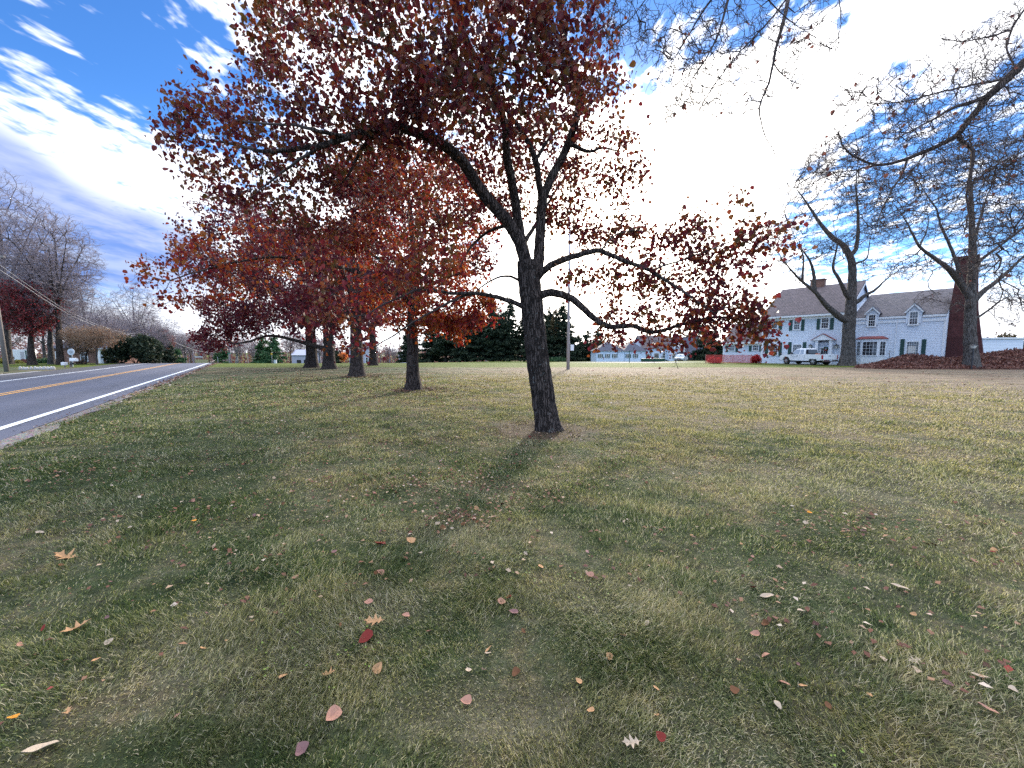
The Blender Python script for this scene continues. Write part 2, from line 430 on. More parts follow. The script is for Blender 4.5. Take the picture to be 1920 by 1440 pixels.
def gravel(N):
    p = objc(N); v = N.new('ShaderNodeTexVoronoi'); N.put(v.inputs['Vector'], p); v.inputs['Scale'].default_value = 30
    q = N.noise(p, 3, 4, .6)
    return bsdf(N, N.mix(1, N.mix(q, (.16,.14,.13), (.34,.31,.30)), N.mix(.5, v.outputs['Color'], (1,1,1)), 'MULTIPLY'), .9, .2, bump=v.outputs[0], bdist=.02)
material('gravel', gravel)
def paintline(c):
    def fn(N):
        p = objc(N); w = N.noise(p, 25, 4, .75)
        return bsdf(N, N.mix(N.smooth(w, .66, .76), c, (.16,.16,.18)), .55, .4)
    return fn
material('white_paint_line', paintline((.78,.8,.82))); material('yellow_paint_line', paintline((.62,.33,.10)))

def bark(c0, c1, lich=.3, scale=1.):
    def fn(N):
        p = objc(N); ps = N.map(p, scale=(1,1,.10))
        w = N.noise(ps, 9*scale, 4, .65); v = N.new('ShaderNodeTexVoronoi', feature='DISTANCE_TO_EDGE')
        pw = N.vmath('ADD', ps, N.vmath('SCALE', N.noise(p, 4*scale, 3, out='Color'), .09))
        N.put(v.inputs['Vector'], N.map(pw, scale=(1,1,.6))); v.inputs['Scale'].default_value = 15*scale
        fis = N.smooth(N.math('ADD', v.outputs[0], N.math('MULTIPLY', N.math('SUBTRACT', N.noise(N.map(p, scale=(1,1,.2)), 30*scale, 3, .7), .5), .35)), .0, .22)
        c = N.mix(w, c0, c1); c = N.mix(fis, tuple(x*.3 for x in c0), c)
        l = N.noise(p, 7*scale, 5, .7); lm = N.smooth(l, .60, .70)
        c = N.mix(N.math('MULTIPLY', lm, lich), c, (.34,.36,.34))
        h = N.math('ADD', N.math('MULTIPLY', fis, 1.0), N.math('MULTIPLY', w, .6))
        return bsdf(N, c, .92, .15, bump=h, bdist=.035/scale, bstr=1)
    return fn
material('bark_dark', bark((.06,.045,.04), (.15,.115,.10), .55, 1.6))
material('bark_grey', bark((.13,.115,.105), (.24,.215,.20), .35, 1.3))
material('bark_mid', bark((.09,.075,.07), (.2,.17,.155), .3, 1.2))
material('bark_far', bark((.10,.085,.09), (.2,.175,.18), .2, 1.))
material('bark_pale', bark((.30,.27,.24), (.6,.57,.52), .5, .4))
def twig(c):
    def fn(N):
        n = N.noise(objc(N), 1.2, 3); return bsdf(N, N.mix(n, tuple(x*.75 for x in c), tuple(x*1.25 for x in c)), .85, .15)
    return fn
material('twig_dark', twig((.085,.065,.06))); material('twig_haze', twig((.24,.205,.23))); material('twig_tan', twig((.27,.2,.15)))  # far twigs paled to purple-grey: distance haze put into the colour

def leafmat(stops, transl=.45, gloss=.3, rough=.5):
    def fn(N):
        a = N.new('ShaderNodeAttribute', attribute_name='rnd').outputs['Fac']
        n = N.noise(objc(N), .9, 4, .6)
        f = N.math('ADD', N.math('MULTIPLY', a, .5), N.math('MULTIPLY', n, 1.1)); f = N.math('SUBTRACT', f, .3)
        c = N.ramp(f, stops)
        d = bsdf(N, c, rough, gloss)
        t = N.new('ShaderNodeBsdfTranslucent'); N.put(t.inputs[0], N.mix(1, c, (1.25,1.0,.9), 'MULTIPLY'))
        m = N.new('ShaderNodeMixShader'); m.inputs[0].default_value = transl
        N.l.new(d, m.inputs[1]); N.l.new(t.outputs[0], m.inputs[2]); return m.outputs[0]
    return fn
material('leaf_maroon', leafmat([(0,(.030,.009,.018)),(.28,(.078,.012,.022)),(.46,(.15,.022,.026)),(.6,(.19,.062,.020)),(.78,(.080,.062,.018)),(1,(.26,.028,.045))], .40))
material('leaf_redorange', leafmat([(0,(.065,.008,.020)),(.32,(.155,.012,.022)),(.5,(.30,.045,.016)),(.7,(.30,.105,.016)),(1,(.10,.08,.015))], .44))
material('leaf_crimson', leafmat([(0,(.024,.004,.012)),(.45,(.078,.008,.020)),(.75,(.15,.018,.020)),(1,(.10,.044,.010))], .36))
material('leaf_maple', leafmat([(0,(.09,.012,.02)),(.5,(.2,.03,.04)),(1,(.34,.08,.07))]))
material('leaf_bush_red', leafmat([(0,(.2,.01,.015)),(.5,(.36,.02,.03)),(1,(.5,.06,.04))]))
material('leaf_orange', leafmat([(0,(.4,.12,.03)),(.5,(.7,.26,.06)),(1,(.75,.35,.1))]))
material('leaf_tan', leafmat([(0,(.09,.06,.045)),(.5,(.16,.115,.085)),(1,(.24,.18,.13))]))
material('leaf_brownred', leafmat([(0,(.08,.04,.04)),(.5,(.14,.07,.065)),(1,(.22,.11,.09))]))
material('needle_dark', leafmat([(0,(.012,.024,.016)),(.5,(.024,.042,.026)),(.8,(.05,.068,.034)),(1,(.085,.085,.04))], .2, .2, .6))
material('needle_green', leafmat([(0,(.02,.06,.028)),(.5,(.04,.11,.045)),(1,(.075,.16,.06))], .2, .2, .6))
material('needle_warm', leafmat([(0,(.05,.06,.03)),(.5,(.10,.09,.045)),(1,(.17,.12,.06))], .35, .2, .6))
material('hedge_green', leafmat([(0,(.015,.045,.018)),(.5,(.03,.08,.028)),(1,(.05,.12,.04))], .2))
material('hedge_yellow', leafmat([(0,(.12,.13,.02)),(.5,(.2,.2,.035)),(1,(.3,.27,.06))], .2))
def litter(stops):
    def fn(N):
        a = N.new('ShaderNodeAttribute', attribute_name='rnd').outputs['Fac']
        return bsdf(N, N.ramp(a, stops), .8, .12)
    return fn
material('litter', litter([(0,(.07,.035,.03)),(.3,(.17,.075,.05)),(.5,(.10,.045,.04)),(.72,(.27,.15,.09)),(.9,(.38,.28,.20)),(.97,(.50,.42,.35)),(1,(.25,.035,.03))]))
def fallen(c):
    def fn(N):
        p = objc(N); n = N.noise(p, 30, 4, .6)
        sp = N.new('ShaderNodeSeparateXYZ'); N.l.new(p, sp.inputs[0])
        rib = N.smooth(N.math('ABSOLUTE', sp.outputs[0]), .0, .002)
        col = N.mix(n, tuple(x*.7 for x in c), tuple(min(1,x*1.2) for x in c))
        return bsdf(N, N.mix(rib, tuple(x*.55 for x in c), col), .85, .08)
    return fn
for k, c in dict(tan=(.44,.25,.13), pink=(.36,.19,.14), pale=(.42,.33,.25), red=(.17,.03,.025), purple=(.18,.10,.10), orange=(.6,.25,.04), brown=(.16,.075,.04)).items():
    material('fallen_'+k, fallen(c))

def siding(c, pitch=.17, spec=.3):
    def fn(N):
        p = objc(N); sp = N.new('ShaderNodeSeparateXYZ'); N.l.new(p, sp.inputs[0])
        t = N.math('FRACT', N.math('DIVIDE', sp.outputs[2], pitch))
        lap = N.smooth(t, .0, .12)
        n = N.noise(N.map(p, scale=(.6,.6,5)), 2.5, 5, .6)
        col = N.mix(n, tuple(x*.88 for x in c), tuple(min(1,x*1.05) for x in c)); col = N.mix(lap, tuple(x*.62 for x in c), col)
        return bsdf(N, col, .6, spec, bump=N.math('SUBTRACT', 1.0, t), bdist=.03, bstr=1)
    return fn
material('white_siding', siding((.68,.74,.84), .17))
material('white_trim', lambda N: bsdf(N, N.mix(N.noise(objc(N), 4, 4), (.72,.74,.78), (.84,.85,.87)), .5, .35))
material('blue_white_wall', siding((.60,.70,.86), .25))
def shingles(c0, c1, c2, rw=.32, rh=.22):
    def fn(N):
        p = objc(N); sp = N.new('ShaderNodeSeparateXYZ'); N.l.new(p, sp.inputs[0])
        uv = N.new('ShaderNodeCombineXYZ'); N.l.new(N.math('ADD', sp.outputs[0], N.math('MULTIPLY', sp.outputs[1], .001)), uv.inputs[0])
        N.l.new(N.math('MULTIPLY', sp.outputs[2], 1.5), uv.inputs[1])
        b = N.new('ShaderNodeTexBrick'); N.put(b.inputs['Vector'], uv.outputs[0])
        b.inputs['Color1'].default_value = (*c0,1); b.inputs['Color2'].default_value = (*c1,1); b.inputs['Mortar'].default_value = (*[x*.3 for x in c0],1)
        b.inputs['Scale'].default_value = 1; b.inputs['Mortar Size'].default_value = .012; b.inputs['Brick Width'].default_value = rw; b.inputs['Row Height'].default_value = rh
        n = N.noise(p, .7, 5, .6); m = N.noise(p, 5, 4, .7)
        c = N.mix(N.smooth(n, .42, .62), b.outputs[0], c2); c = N.mix(1, c, N.ramp(m, [(.3,.62),(.5,1.),(.72,1.7)]), 'MULTIPLY')
        c = N.mix(.35, c, b.outputs[0])
        return bsdf(N, c, .7, .35, bump=b.outputs['Fac'], bdist=-.02)
    return fn
material('slate_roof', shingles((.065,.053,.06), (.13,.10,.11), (.10,.08,.09)))
material('slate_roof_dark', shingles((.055,.052,.062), (.12,.105,.12), (.085,.078,.09)))
material('dark_roof', shingles((.05,.055,.085), (.075,.08,.12), (.06,.065,.10)))
def brick(c0, c1, mort=(.2,.17,.16)):
    def fn(N):
        p = objc(N); sp = N.new('ShaderNodeSeparateXYZ'); N.l.new(p, sp.inputs[0])
        uv = N.new('ShaderNodeCombineXYZ'); N.l.new(N.math('ADD', sp.outputs[0], sp.outputs[1]), uv.inputs[0]); N.l.new(sp.outputs[2], uv.inputs[1])
        b = N.new('ShaderNodeTexBrick'); N.put(b.inputs['Vector'], uv.outputs[0])
        b.inputs['Color1'].default_value = (*c0,1); b.inputs['Color2'].default_value = (*c1,1); b.inputs['Mortar'].default_value = (*mort,1)
        b.inputs['Scale'].default_value = 1; b.inputs['Mortar Size'].default_value = .008; b.inputs['Brick Width'].default_value = .22; b.inputs['Row Height'].default_value = .075
        n = N.noise(p, 1.5, 5, .7)
        return bsdf(N, N.mix(1, b.outputs[0], N.ramp(n, [(.3,.6),(.7,1.3)]), 'MULTIPLY'), .85, .2, bump=b.outputs['Fac'], bdist=-.01)
    return fn
material('red_brick', brick((.075,.024,.026), (.11,.036,.035), (.085,.055,.05)))
material('brown_brick', brick((.22,.11,.085), (.30,.16,.12), (.2,.15,.13)))
material('glass', lambda N: bsdf(N, N.mix(N.noise(objc(N), 1.7, 3), (.01,.012,.016), (.045,.05,.065)), .06, .8))
material('car_glass', lambda N: bsdf(N, (.02,.022,.028), .05, .8))
material('car_glass_pale', lambda N: bsdf(N, N.mix(N.noise(objc(N), 2, 2), (.2,.25,.34), (.4,.48,.6)), .1, .6))
material('curtain_pale', lambda N: bsdf(N, N.mix(N.noise(objc(N), 3, 3), (.3,.28,.26), (.8,.75,.68)), .4, .5))
flat('shutter_green', (.035,.085,.075), .5); flat('car_white', (.80,.81,.84), .25, .5, var=.03); flat('car_silver', (.62,.63,.66), .3, .6, .2, var=.03)
flat('rubber', (.02,.02,.022), .8); flat('rim_metal', (.6,.6,.62), .3, .6, .8); flat('black_plastic', (.025,.025,.03), .5, .4)
flat('tail_red', (.45,.02,.02), .2, .6); flat('chrome', (.7,.7,.72), .15, .6, 1, var=.03); flat('pole_grey', (.46,.44,.47), .45, .4, .2, var=.1)
flat('pole_wood', (.24,.21,.19), .85, .2, var=.35, scale=6); flat('sign_green', (.02,.20,.14), .5); flat('galv', (.38,.39,.40), .5, .4, .4)
flat('white_plastic', (.78,.79,.82), .4, .4, var=.06); flat('dumpster_green', (.02,.07,.055), .5); flat('cable_grey', (.42,.41,.44), .5, .3)
flat('stone_pale', (.50,.47,.46), .9, .1, var=.4, scale=6); flat('mulch_base', (.07,.035,.028), .95, .1, var=.5, scale=9); flat('lamp_black', (.03,.03,.035), .5, .4)
flat('copper_red', (.25,.07,.065), .6, .3); flat('pale_lavender_wall', (.42,.42,.52), .8, .1, var=.1); flat('orange_barrel', (.75,.22,.05), .5); flat('sign_yellow', (.6,.38,.05), .5)
flat('tan_board', (.42,.42,.24), .8, .1, var=.2); flat('headlight', (.75,.78,.82), .1, .7, var=.05); flat('wood_brown', (.16,.09,.06), .8, .1, var=.3); flat('lamp_glass', (.55,.55,.5), .2, .6)
flat('wreath_green', (.04,.07,.03), .8, .1, var=.4, scale=20); flat('concrete', (.22,.215,.225), .85, .2, var=.15); flat('plate', (.5,.55,.62), .5)
def netting(N):
    p = objc(N); sp = N.new('ShaderNodeSeparateXYZ'); N.l.new(p, sp.inputs[0])
    d = bsdf(N, (.55,.07,.06), .6, .3)
    t = N.new('ShaderNodeBsdfTransparent')
    a = N.smooth(N.math('ABSOLUTE', N.math('SUBTRACT', N.math('FRACT', N.math('MULTIPLY', sp.outputs[0], 16)), .5)), .33, .36)
    b = N.smooth(N.math('ABSOLUTE', N.math('SUBTRACT', N.math('FRACT', N.math('MULTIPLY', sp.outputs[2], 12)), .5)), .30, .34)
    m = N.new('ShaderNodeMixShader'); N.put(m.inputs[0], N.math('MAXIMUM', a, b)); N.l.new(t.outputs[0], m.inputs[1]); N.l.new(d, m.inputs[2])
    return m.outputs[0]
material('netting', netting)

# ------------------------------------------------------------------ ground, road
def axis(vals):
    out = []
    for a, b, st in vals: out += list(np.arange(a, b, st))
    return np.array(out+[vals[-1][1]])
gx = axis([(-900,-200,70),(-200,-70,10),(-70,-14,2),(-14,14,.25),(14,70,2),(70,200,10),(200,900,70)])
gy = axis([(-60,-2,4),(-2,16,.25),(16,80,1.0),(80,200,6),(200,1400,80)])
X, Y = np.meshgrid(gx, gy); Z = hgt(X, Y)
V = np.stack([X.ravel(), Y.ravel(), Z.ravel()], 1); nx, ny = len(gx), len(gy)
ii = np.arange((nx-1)*(ny-1)); r_, c_ = ii//(nx-1), ii % (nx-1); a_ = r_*nx+c_
FQ = np.stack([a_, a_+1, a_+1+nx, a_+nx], 1)
tag(link('lawn', np_mesh('lawn', V, FQ, smooth=True, mat=MAT['ground'])), kind='structure')

RP = np.array([-10.48, 7.77]); RU = np.array([-.565, .825]); RU /= np.linalg.norm(RU); RN = np.array([-RU[1], RU[0]])  # white edge line, road direction, towards the far side
def road_pt(s, n, dz=0.):
    bend = .00055*max(0, s-35)**2
    p = RP+RU*s+RN*(n+bend); return (p[0], p[1], float(hgt(p[0], p[1]))+dz)
def strip(name, n0, n1, s0, s1, dz, mat, parent=None, step=2., wob=0., kind='structure', label=None):
    ss = np.arange(s0, s1+step*.5, step); vs = []; fs = []
    for i, s in enumerate(ss):
        w0 = wob*math.sin(s*1.3)+wob*.7*math.sin(s*3.7+1) if wob else 0
        vs += [road_pt(s, n0+w0, dz), road_pt(s, n1, dz)]
        if i: k = 2*i; fs.append((k-2, k-1, k+1, k))
    m = MB(); m.add(vs, fs); o = m.build(name, mat, parent); return tag(o, kind=kind)
strip('gravel_verge', -.86, 0.2, -25, 90, .006, MAT['gravel'], wob=.07, step=.35)
strip('road', -.55, 8.0, -25, 110, .018, MAT['asphalt'])
strip('road_shoulder', 6.75, 8.9, -25, 100, .024, MAT['dark_asphalt'], wob=.12, step=.7)
strip('road_line', -.10, .06, -25, 105, .028, MAT['white_paint_line'])
strip('road_line', 6.30, 6.42, -25, 105, .028, MAT['white_paint_line'])
strip('road_line', 3.02, 3.14, -25, 105, .028, MAT['yellow_paint_line'])
strip('road_line', 3.28, 3.40, -25, 105, .028, MAT['yellow_paint_line'])
def patch(name, pts, dz, mat):
    m = MB(); m.add([(x, y, float(hgt(x, y))+dz) for x, y in pts], [tuple(range(len(pts)))]); return tag(m.build(name, mat), kind='structure')
# side drive on the far side of the road and the pale kerb strips beside it
def rn(s, n): p = RP+RU*s+RN*n; return (p[0], p[1])
patch('driveway', [rn(3, 8.7), rn(14, 8.7), rn(17, 30), rn(5, 30)], .016, MAT['dark_asphalt'])
patch('pavement', [rn(22, 9.0), rn(33, 8.9), rn(33, 9.5), rn(22, 9.7)], .03, MAT['concrete'])
patch('pavement', [rn(16, 8.9), rn(22.2, 8.9), rn(22.2, 9.2), rn(16, 9.3)], .034, MAT['concrete'])
patch('house_driveway', [(24,49),(30,45.6),(39,39.5),(41.5,40.2),(33.5,50.5),(28,57),(24,66),(15,80),(9,80),(14,66)], .02, MAT['concrete'])

# ------------------------------------------------------------------ grass
def blades():
    n_ = 620000
    # radius sampled so that blades look about equally dense in the picture
    u = rng.random(n_); near = rng.random(n_) < .105
    r = np.where(near, np.sqrt(1+u*3), (2.0**.25+u*(32.**.25-2.0**.25))**4)
    th = rng.uniform(-1.02, 1.02, n_); x = r*np.sin(th); y = r*np.cos(th)
    # only where the lawn is: not over the road verge, sparse on bare earth
    rel = np.stack([x-RP[0], y-RP[1]], 1)@RN
    keep = rel < -.75+.15*np.sin(x*3)
    keep &= rng.random(n_) > sstep(17, 31, r)*.92
    for k, b in TREES.items():
        d = np.hypot(x-b[0]+.15, y-b[1]+.1)+.22*np.sin(x*5+y*3)
        keep &= (d > RING[k]*.55) | (rng.random(n_) < .22)
    x, y, r = x[keep], y[keep], r[keep]; n_ = len(x)
    def f2(x, y, s, ph): return np.sin(x*s+1.3*np.sin(y*s*.7+ph))*np.cos(y*s*1.1+1.7*np.sin(x*s*.6+ph*2))
    cl = f2(x, y, 2.6, 1.)+.6*f2(x, y, 6.1, 2.)+.4*f2(x, y, 13., 4.)
    ht = .66*(.026+.030*np.clip(cl+.3, -.6, 2)*.8+.016*rng.random(n_))*np.clip(1+(r-3)*.02, 1, 1.45)
    wd = .0029*np.clip(r/2.5, 1.3, 8)*rng.uniform(.7, 1.3, n_)
    az = 1.7*f2(x, y, 1.1, .4)+1.6*f2(x, y, 3.1, 3.)+rng.normal(0, 1.25, n_)-.7
    lean = np.clip(.55+.5*rng.random(n_)+.25*f2(x, y, 3.1, 5.), .15, 1.35)
    z = hgt(x, y)-.004
    dx, dy = np.cos(az), np.sin(az); wa = rng.uniform(0, pi, n_); wx, wy = np.cos(wa)*wd, np.sin(wa)*wd
    base = np.stack([x, y, z], 1); side = np.stack([wx, wy, 0*wx], 1)*.5
    L = ht*1.5
    m1 = base+np.stack([dx*L*.45*np.sin(lean*.55), dy*L*.45*np.sin(lean*.55), L*.45*np.cos(lean*.55)], 1)
    m2 = m1+np.stack([dx*L*.55*np.sin(lean*1.15), dy*L*.55*np.sin(lean*1.15), L*.55*np.cos(lean*1.15)], 1)
    V = np.stack([base-side, base+side, m1+side*.85, m1-side*.85, m2], 1).reshape(-1, 3)
    o = np.arange(n_)*5
    F4 = np.stack([o, o+1, o+2, o+3], 1); F3 = np.stack([o+3, o+2, o+4], 1)
    rn_ = np.repeat(np.clip(rng.normal(.44, .28, n_)+.1*f2(x, y, 5., 9.), 0, 1), 5)
    tip = np.tile([0., 0, .4, .4, 1.], n_)
    me = np_mesh('grass', V, F4, F3, attr={'rnd': rn_, 'tip': tip}, mat=MAT['grass'])
    tag(link('grass', me), 'short autumn lawn grass, green with dry tan patches, in the foreground', 'grass', kind='stuff')
blades()

material('clover', lambda N: bsdf(N, N.mix(N.noise(objc(N), 8, 3), (.07,.15,.03), (.20,.26,.05)), .6, .2))
def clover():
    rg = np.random.default_rng(88); n = 3400; r = 1.6+8*rg.random(n); th = rg.uniform(-1, 1, n); x = r*np.sin(th); y = r*np.cos(th)
    k = (np.sin(x*2.3+1)*np.sin(y*2.9+x) > .55) & ((np.stack([x-RP[0], y-RP[1]], 1)@RN) < -.9); x, y = x[k], y[k]; n = len(x)
    a = rg.uniform(0, 6.3, n); sz = rg.uniform(.004, .009, n); z = hgt(x, y)+.028+.012*rg.random(n)
    V = np.stack([np.stack([x+sz*np.cos(a+q*pi/2)*(1 if q % 2 else .7), y+sz*np.sin(a+q*pi/2)*(1 if q % 2 else .7), z+.004*(q % 2)], 1) for q in range(4)], 1).reshape(-1, 3)
    o = np.arange(n)*4
    tag(link('clover', np_mesh('clover', V, np.stack([o, o+1, o+2, o+3], 1), mat=MAT['clover'])), 'tiny bright green clover leaves among the near grass', 'clover', kind='stuff')
clover()

# ------------------------------------------------------------------ trees
FINE_FLAG = []
def tube_mesh(name, chains, mat, big=.06):
    """chains: list of (P (n,3), r (n,)); one mesh, more sides for thicker wood"""
    VV = []; FF = []; base = 0; FINE_FLAG.clear()
    groups = {}
    for P, r in chains:
        s = 16 if r.max() > .15 else 9 if r.max() > big else 5 if r.max() > .015 else 3
        groups.setdefault(s, []).append((P, r))
    for s, cs in groups.items():
        P = np.concatenate([c[0] for c in cs]); r = np.concatenate([c[1] for c in cs])
        ln = np.array([len(c[0]) for c in cs]); cid = np.repeat(np.arange(len(cs)), ln)
        st = np.concatenate([[0], np.cumsum(ln)[:-1]])
        n = len(P); nxt = np.minimum(np.arange(n)+1, n-1); prv = np.maximum(np.arange(n)-1, 0)
        nxt = np.where(cid[nxt] == cid, nxt, np.arange(n)); prv = np.where(cid[prv] == cid, prv, np.arange(n))
        t = P[nxt]-P[prv]; t /= np.linalg.norm(t, axis=1, keepdims=True)+1e-9
        mean = P[st+ln-1]-P[st]; mean /= np.linalg.norm(mean, axis=1, keepdims=True)+1e-9
        ax = np.zeros_like(mean); ax[np.arange(len(mean)), np.argmin(np.abs(mean), 1)] = 1; ax = ax[cid]
        u = np.cross(t, ax); u /= np.linalg.norm(u, axis=1, keepdims=True)+1e-9; w = np.cross(t, u)
        a = np.arange(s)*2*pi/s
        rr = r[:, None]
        if s == 16: rr = rr*(1+.05*np.sin(a*5+P[:, 2:3]*1.5)+.035*np.sin(a*9-P[:, 2:3]*2.4))
        ring = P[:, None, :]+rr[..., None]*(np.cos(a)[None, :, None]*u[:, None, :]+np.sin(a)[None, :, None]*w[:, None, :])
        VV.append(ring.reshape(-1, 3))
        i = np.nonzero(nxt != np.arange(n))[0]
        k = np.arange(s); k2 = (k+1) % s
        F = np.stack([i[:, None]*s+k, i[:, None]*s+k2, (i[:, None]+1)*s+k2, (i[:, None]+1)*s+k], 2).reshape(-1, 4)+base
        FF.append(F); FINE_FLAG.append(np.repeat((r[i] <= .028).astype(np.int32), s)); base += n*s
    return np_mesh(name, np.concatenate(VV), np.concatenate(FF), smooth=True, mat=mat)

def resample(P, step):
    P = np.array(P, float); d = np.r_[0, np.cumsum(np.linalg.norm(np.diff(P, axis=0), axis=1))]
    n = max(2, int(d[-1]/step)+1); t = np.linspace(0, d[-1], n)
    # Catmull-like smoothing through dense linear interpolation then averaging
    Q = np.stack([np.interp(t, d, P[:, k]) for k in range(3)], 1)
    for _ in range(2):
        if n > 2: Q[1:-1] = .5*Q[1:-1]+.25*(Q[:-2]+Q[2:])
    return Q, t/d[-1]

def skeleton(guides, targets, bf=.45, step=.3, jit=.07, droop=0., rg=None, expo=2.4, rtip=.004, minz=None, gp=.25):
    """guides: list of (points, r0, r1); the first starts on the ground, each other starts at the nearest earlier node.
       targets: crown points that are joined to the growing wood by shortest, least roundabout paths."""
    rg = rg or rng
    pos = []; par = []; path = []; rmin = []; gid = []
    for gi, (P, r0, r1) in enumerate(guides):
        P = np.array(P, float); parent = -1; pl = 0.
        if gi:
            A = np.array(pos); k = int(np.argmin(np.linalg.norm(A-P[0], axis=1))); parent = k; pl = path[k]; P = np.vstack([A[k], P[1:]])
        Q, t = resample(P, step*.7 if gi else step*.6)
        Q = Q+np.r_[[[0,0,0]], rg.normal(0, 1, (len(Q)-1, 3))*jit*step*.3]
        for j in range(len(Q)):
            if gi and j == 0: continue
            if parent >= 0: pl += np.linalg.norm(Q[j]-np.array(pos[parent]))
            pos.append(Q[j]); par.append(parent); path.append(pl); gid.append(gi)
            rmin.append(r1+(r0-r1)*(1-t[j])**1.25 if gi else r0+(r1-r0)*t[j]); parent = len(pos)-1
    n0 = len(pos); T = np.array(targets, float); m = len(T)
    cap = n0+m*14; PP = np.zeros((cap, 3)); PP[:n0] = pos; PA = np.full(cap, -1); PA[:n0] = par
    PL = np.zeros(cap); PL[:n0] = np.array(path)*gp; RM = np.zeros(cap); RM[:n0] = rmin; n = n0
    ok = np.ones(n0, bool)
    if minz is not None: ok = (PP[:n0, 2] > minz) | (np.array(gid) > 0)
    idx = np.nonzero(ok)[0]
    D = np.linalg.norm(T[:, None, :]-PP[None, idx, :], axis=2)+bf*PL[idx][None]
    bi = idx[np.argmin(D, 1)]; bc = D.min(1); alive = np.ones(m, bool)
    for _ in range(m):
        c = np.where(alive, bc, 1e9); j = int(np.argmin(c)); a = bi[j]; alive[j] = False
        p0, p1 = PP[a].copy(), T[j]; L = np.linalg.norm(p1-p0); k = min(12, max(1, int(L/step)))
        ts = np.arange(1, k+1)/k
        mid = p0+(p1-p0)*ts[:, None]
        pv = p0-PP[PA[a]] if PA[a] >= 0 else np.array([0,0,1.]); pv = pv/(np.linalg.norm(pv)+1e-9)
        bow = (ts*(1-ts))[:, None]
        mid = mid+bow*(pv*L*.45)+bow*np.array([0,0,droop])*L+rg.normal(0, 1, (k, 3))*(jit*L/max(k, 1)**.5*np.sin(ts*pi)[:, None])
        prev = a
        for q in range(k):
            PP[n] = mid[q]; PA[n] = prev; PL[n] = PL[prev]+np.linalg.norm(mid[q]-PP[prev]); prev = n; n += 1
            if n >= cap-1: break
        new = np.arange(n-k, n)
        D = np.linalg.norm(T[:, None, :]-PP[None, new, :], axis=2)+bf*PL[new][None]
        q = D.min(1); im = new[np.argmin(D, 1)]; better = q < bc; bc = np.where(better, q, bc); bi = np.where(better, im, bi)
    PP, PA, PL, RM = PP[:n], PA[:n], PL[:n], RM[:n]
    R_ = np.zeros(n); acc = np.zeros(n)
    for i in range(n-1, -1, -1):
        R_[i] = max(rtip, acc[i]**(1/expo)) if acc[i] > 0 else rtip
        if i < n0: R_[i] = max(RM[i], min(R_[i], RM[i]*1.04))
        if PA[i] >= 0: acc[PA[i]] += R_[i]**expo
    return PP, PA, R_, n0, np.array(gid)

def chains_of(PP, PA, RR, n0, gid, root_r=None):
    n = len(PP); kids = [[] for _ in range(n)]
    for i in range(n):
        if PA[i] >= 0: kids[PA[i]].append(i)
    out = []; stack = [0]
    while stack:
        s = stack.pop(); ch = [] if PA[s] < 0 else [PA[s]]; ch.append(s); i = s
        while kids[i]:
            ks = kids[i]
            same = [k for k in ks if i < n0 and k < n0 and gid[k] == gid[i]]
            nx_ = same[0] if same else max(ks, key=lambda k: RR[k])
            for k in ks:
                if k != nx_: stack.append(k)
            ch.append(nx_); i = nx_
        ch = np.array(ch); r = RR[ch].copy()
        if PA[s] >= 0: r[0] = min(r[0], r[1]*1.25)
        if len(ch) > 1: out.append((PP[ch].copy(), r, s))
    return out

def twigs(PP, PA, RR, k=3, length=.35, rmax=.02, rt=.003, up=0., rg=None, frac=1.):
    rg = rg or rng
    idx = np.nonzero((RR < rmax) & (PA >= 0))[0]
    if frac < 1: idx = idx[rg.random(len(idx)) < frac]
    idx = np.repeat(idx, k); n = len(idx)
    base = PP[idx]; d = PP[idx]-PP[PA[idx]]; d /= np.linalg.norm(d, axis=1, keepdims=True)+1e-9
    s = rg.random(n)[:, None]; base = base*(1-s*.8)+PP[PA[idx]]*s*.8
    v = d*.8+rg.normal(0, .6, (n, 3))+np.array([0, 0, up]); v /= np.linalg.norm(v, axis=1, keepdims=True)
    L = (length*rg.uniform(.4, 1.2, n))[:, None]
    p1 = base+v*L*.5; v2 = v+rg.normal(0, .3, (n, 3))+np.array([0, 0, up*.3]); p2 = p1+v2/np.linalg.norm(v2, axis=1, keepdims=True)*L*.5
    return [(np.stack([base[i], p1[i], p2[i]]), np.array([rt*1.3, rt, rt*.6])) for i in range(n)]

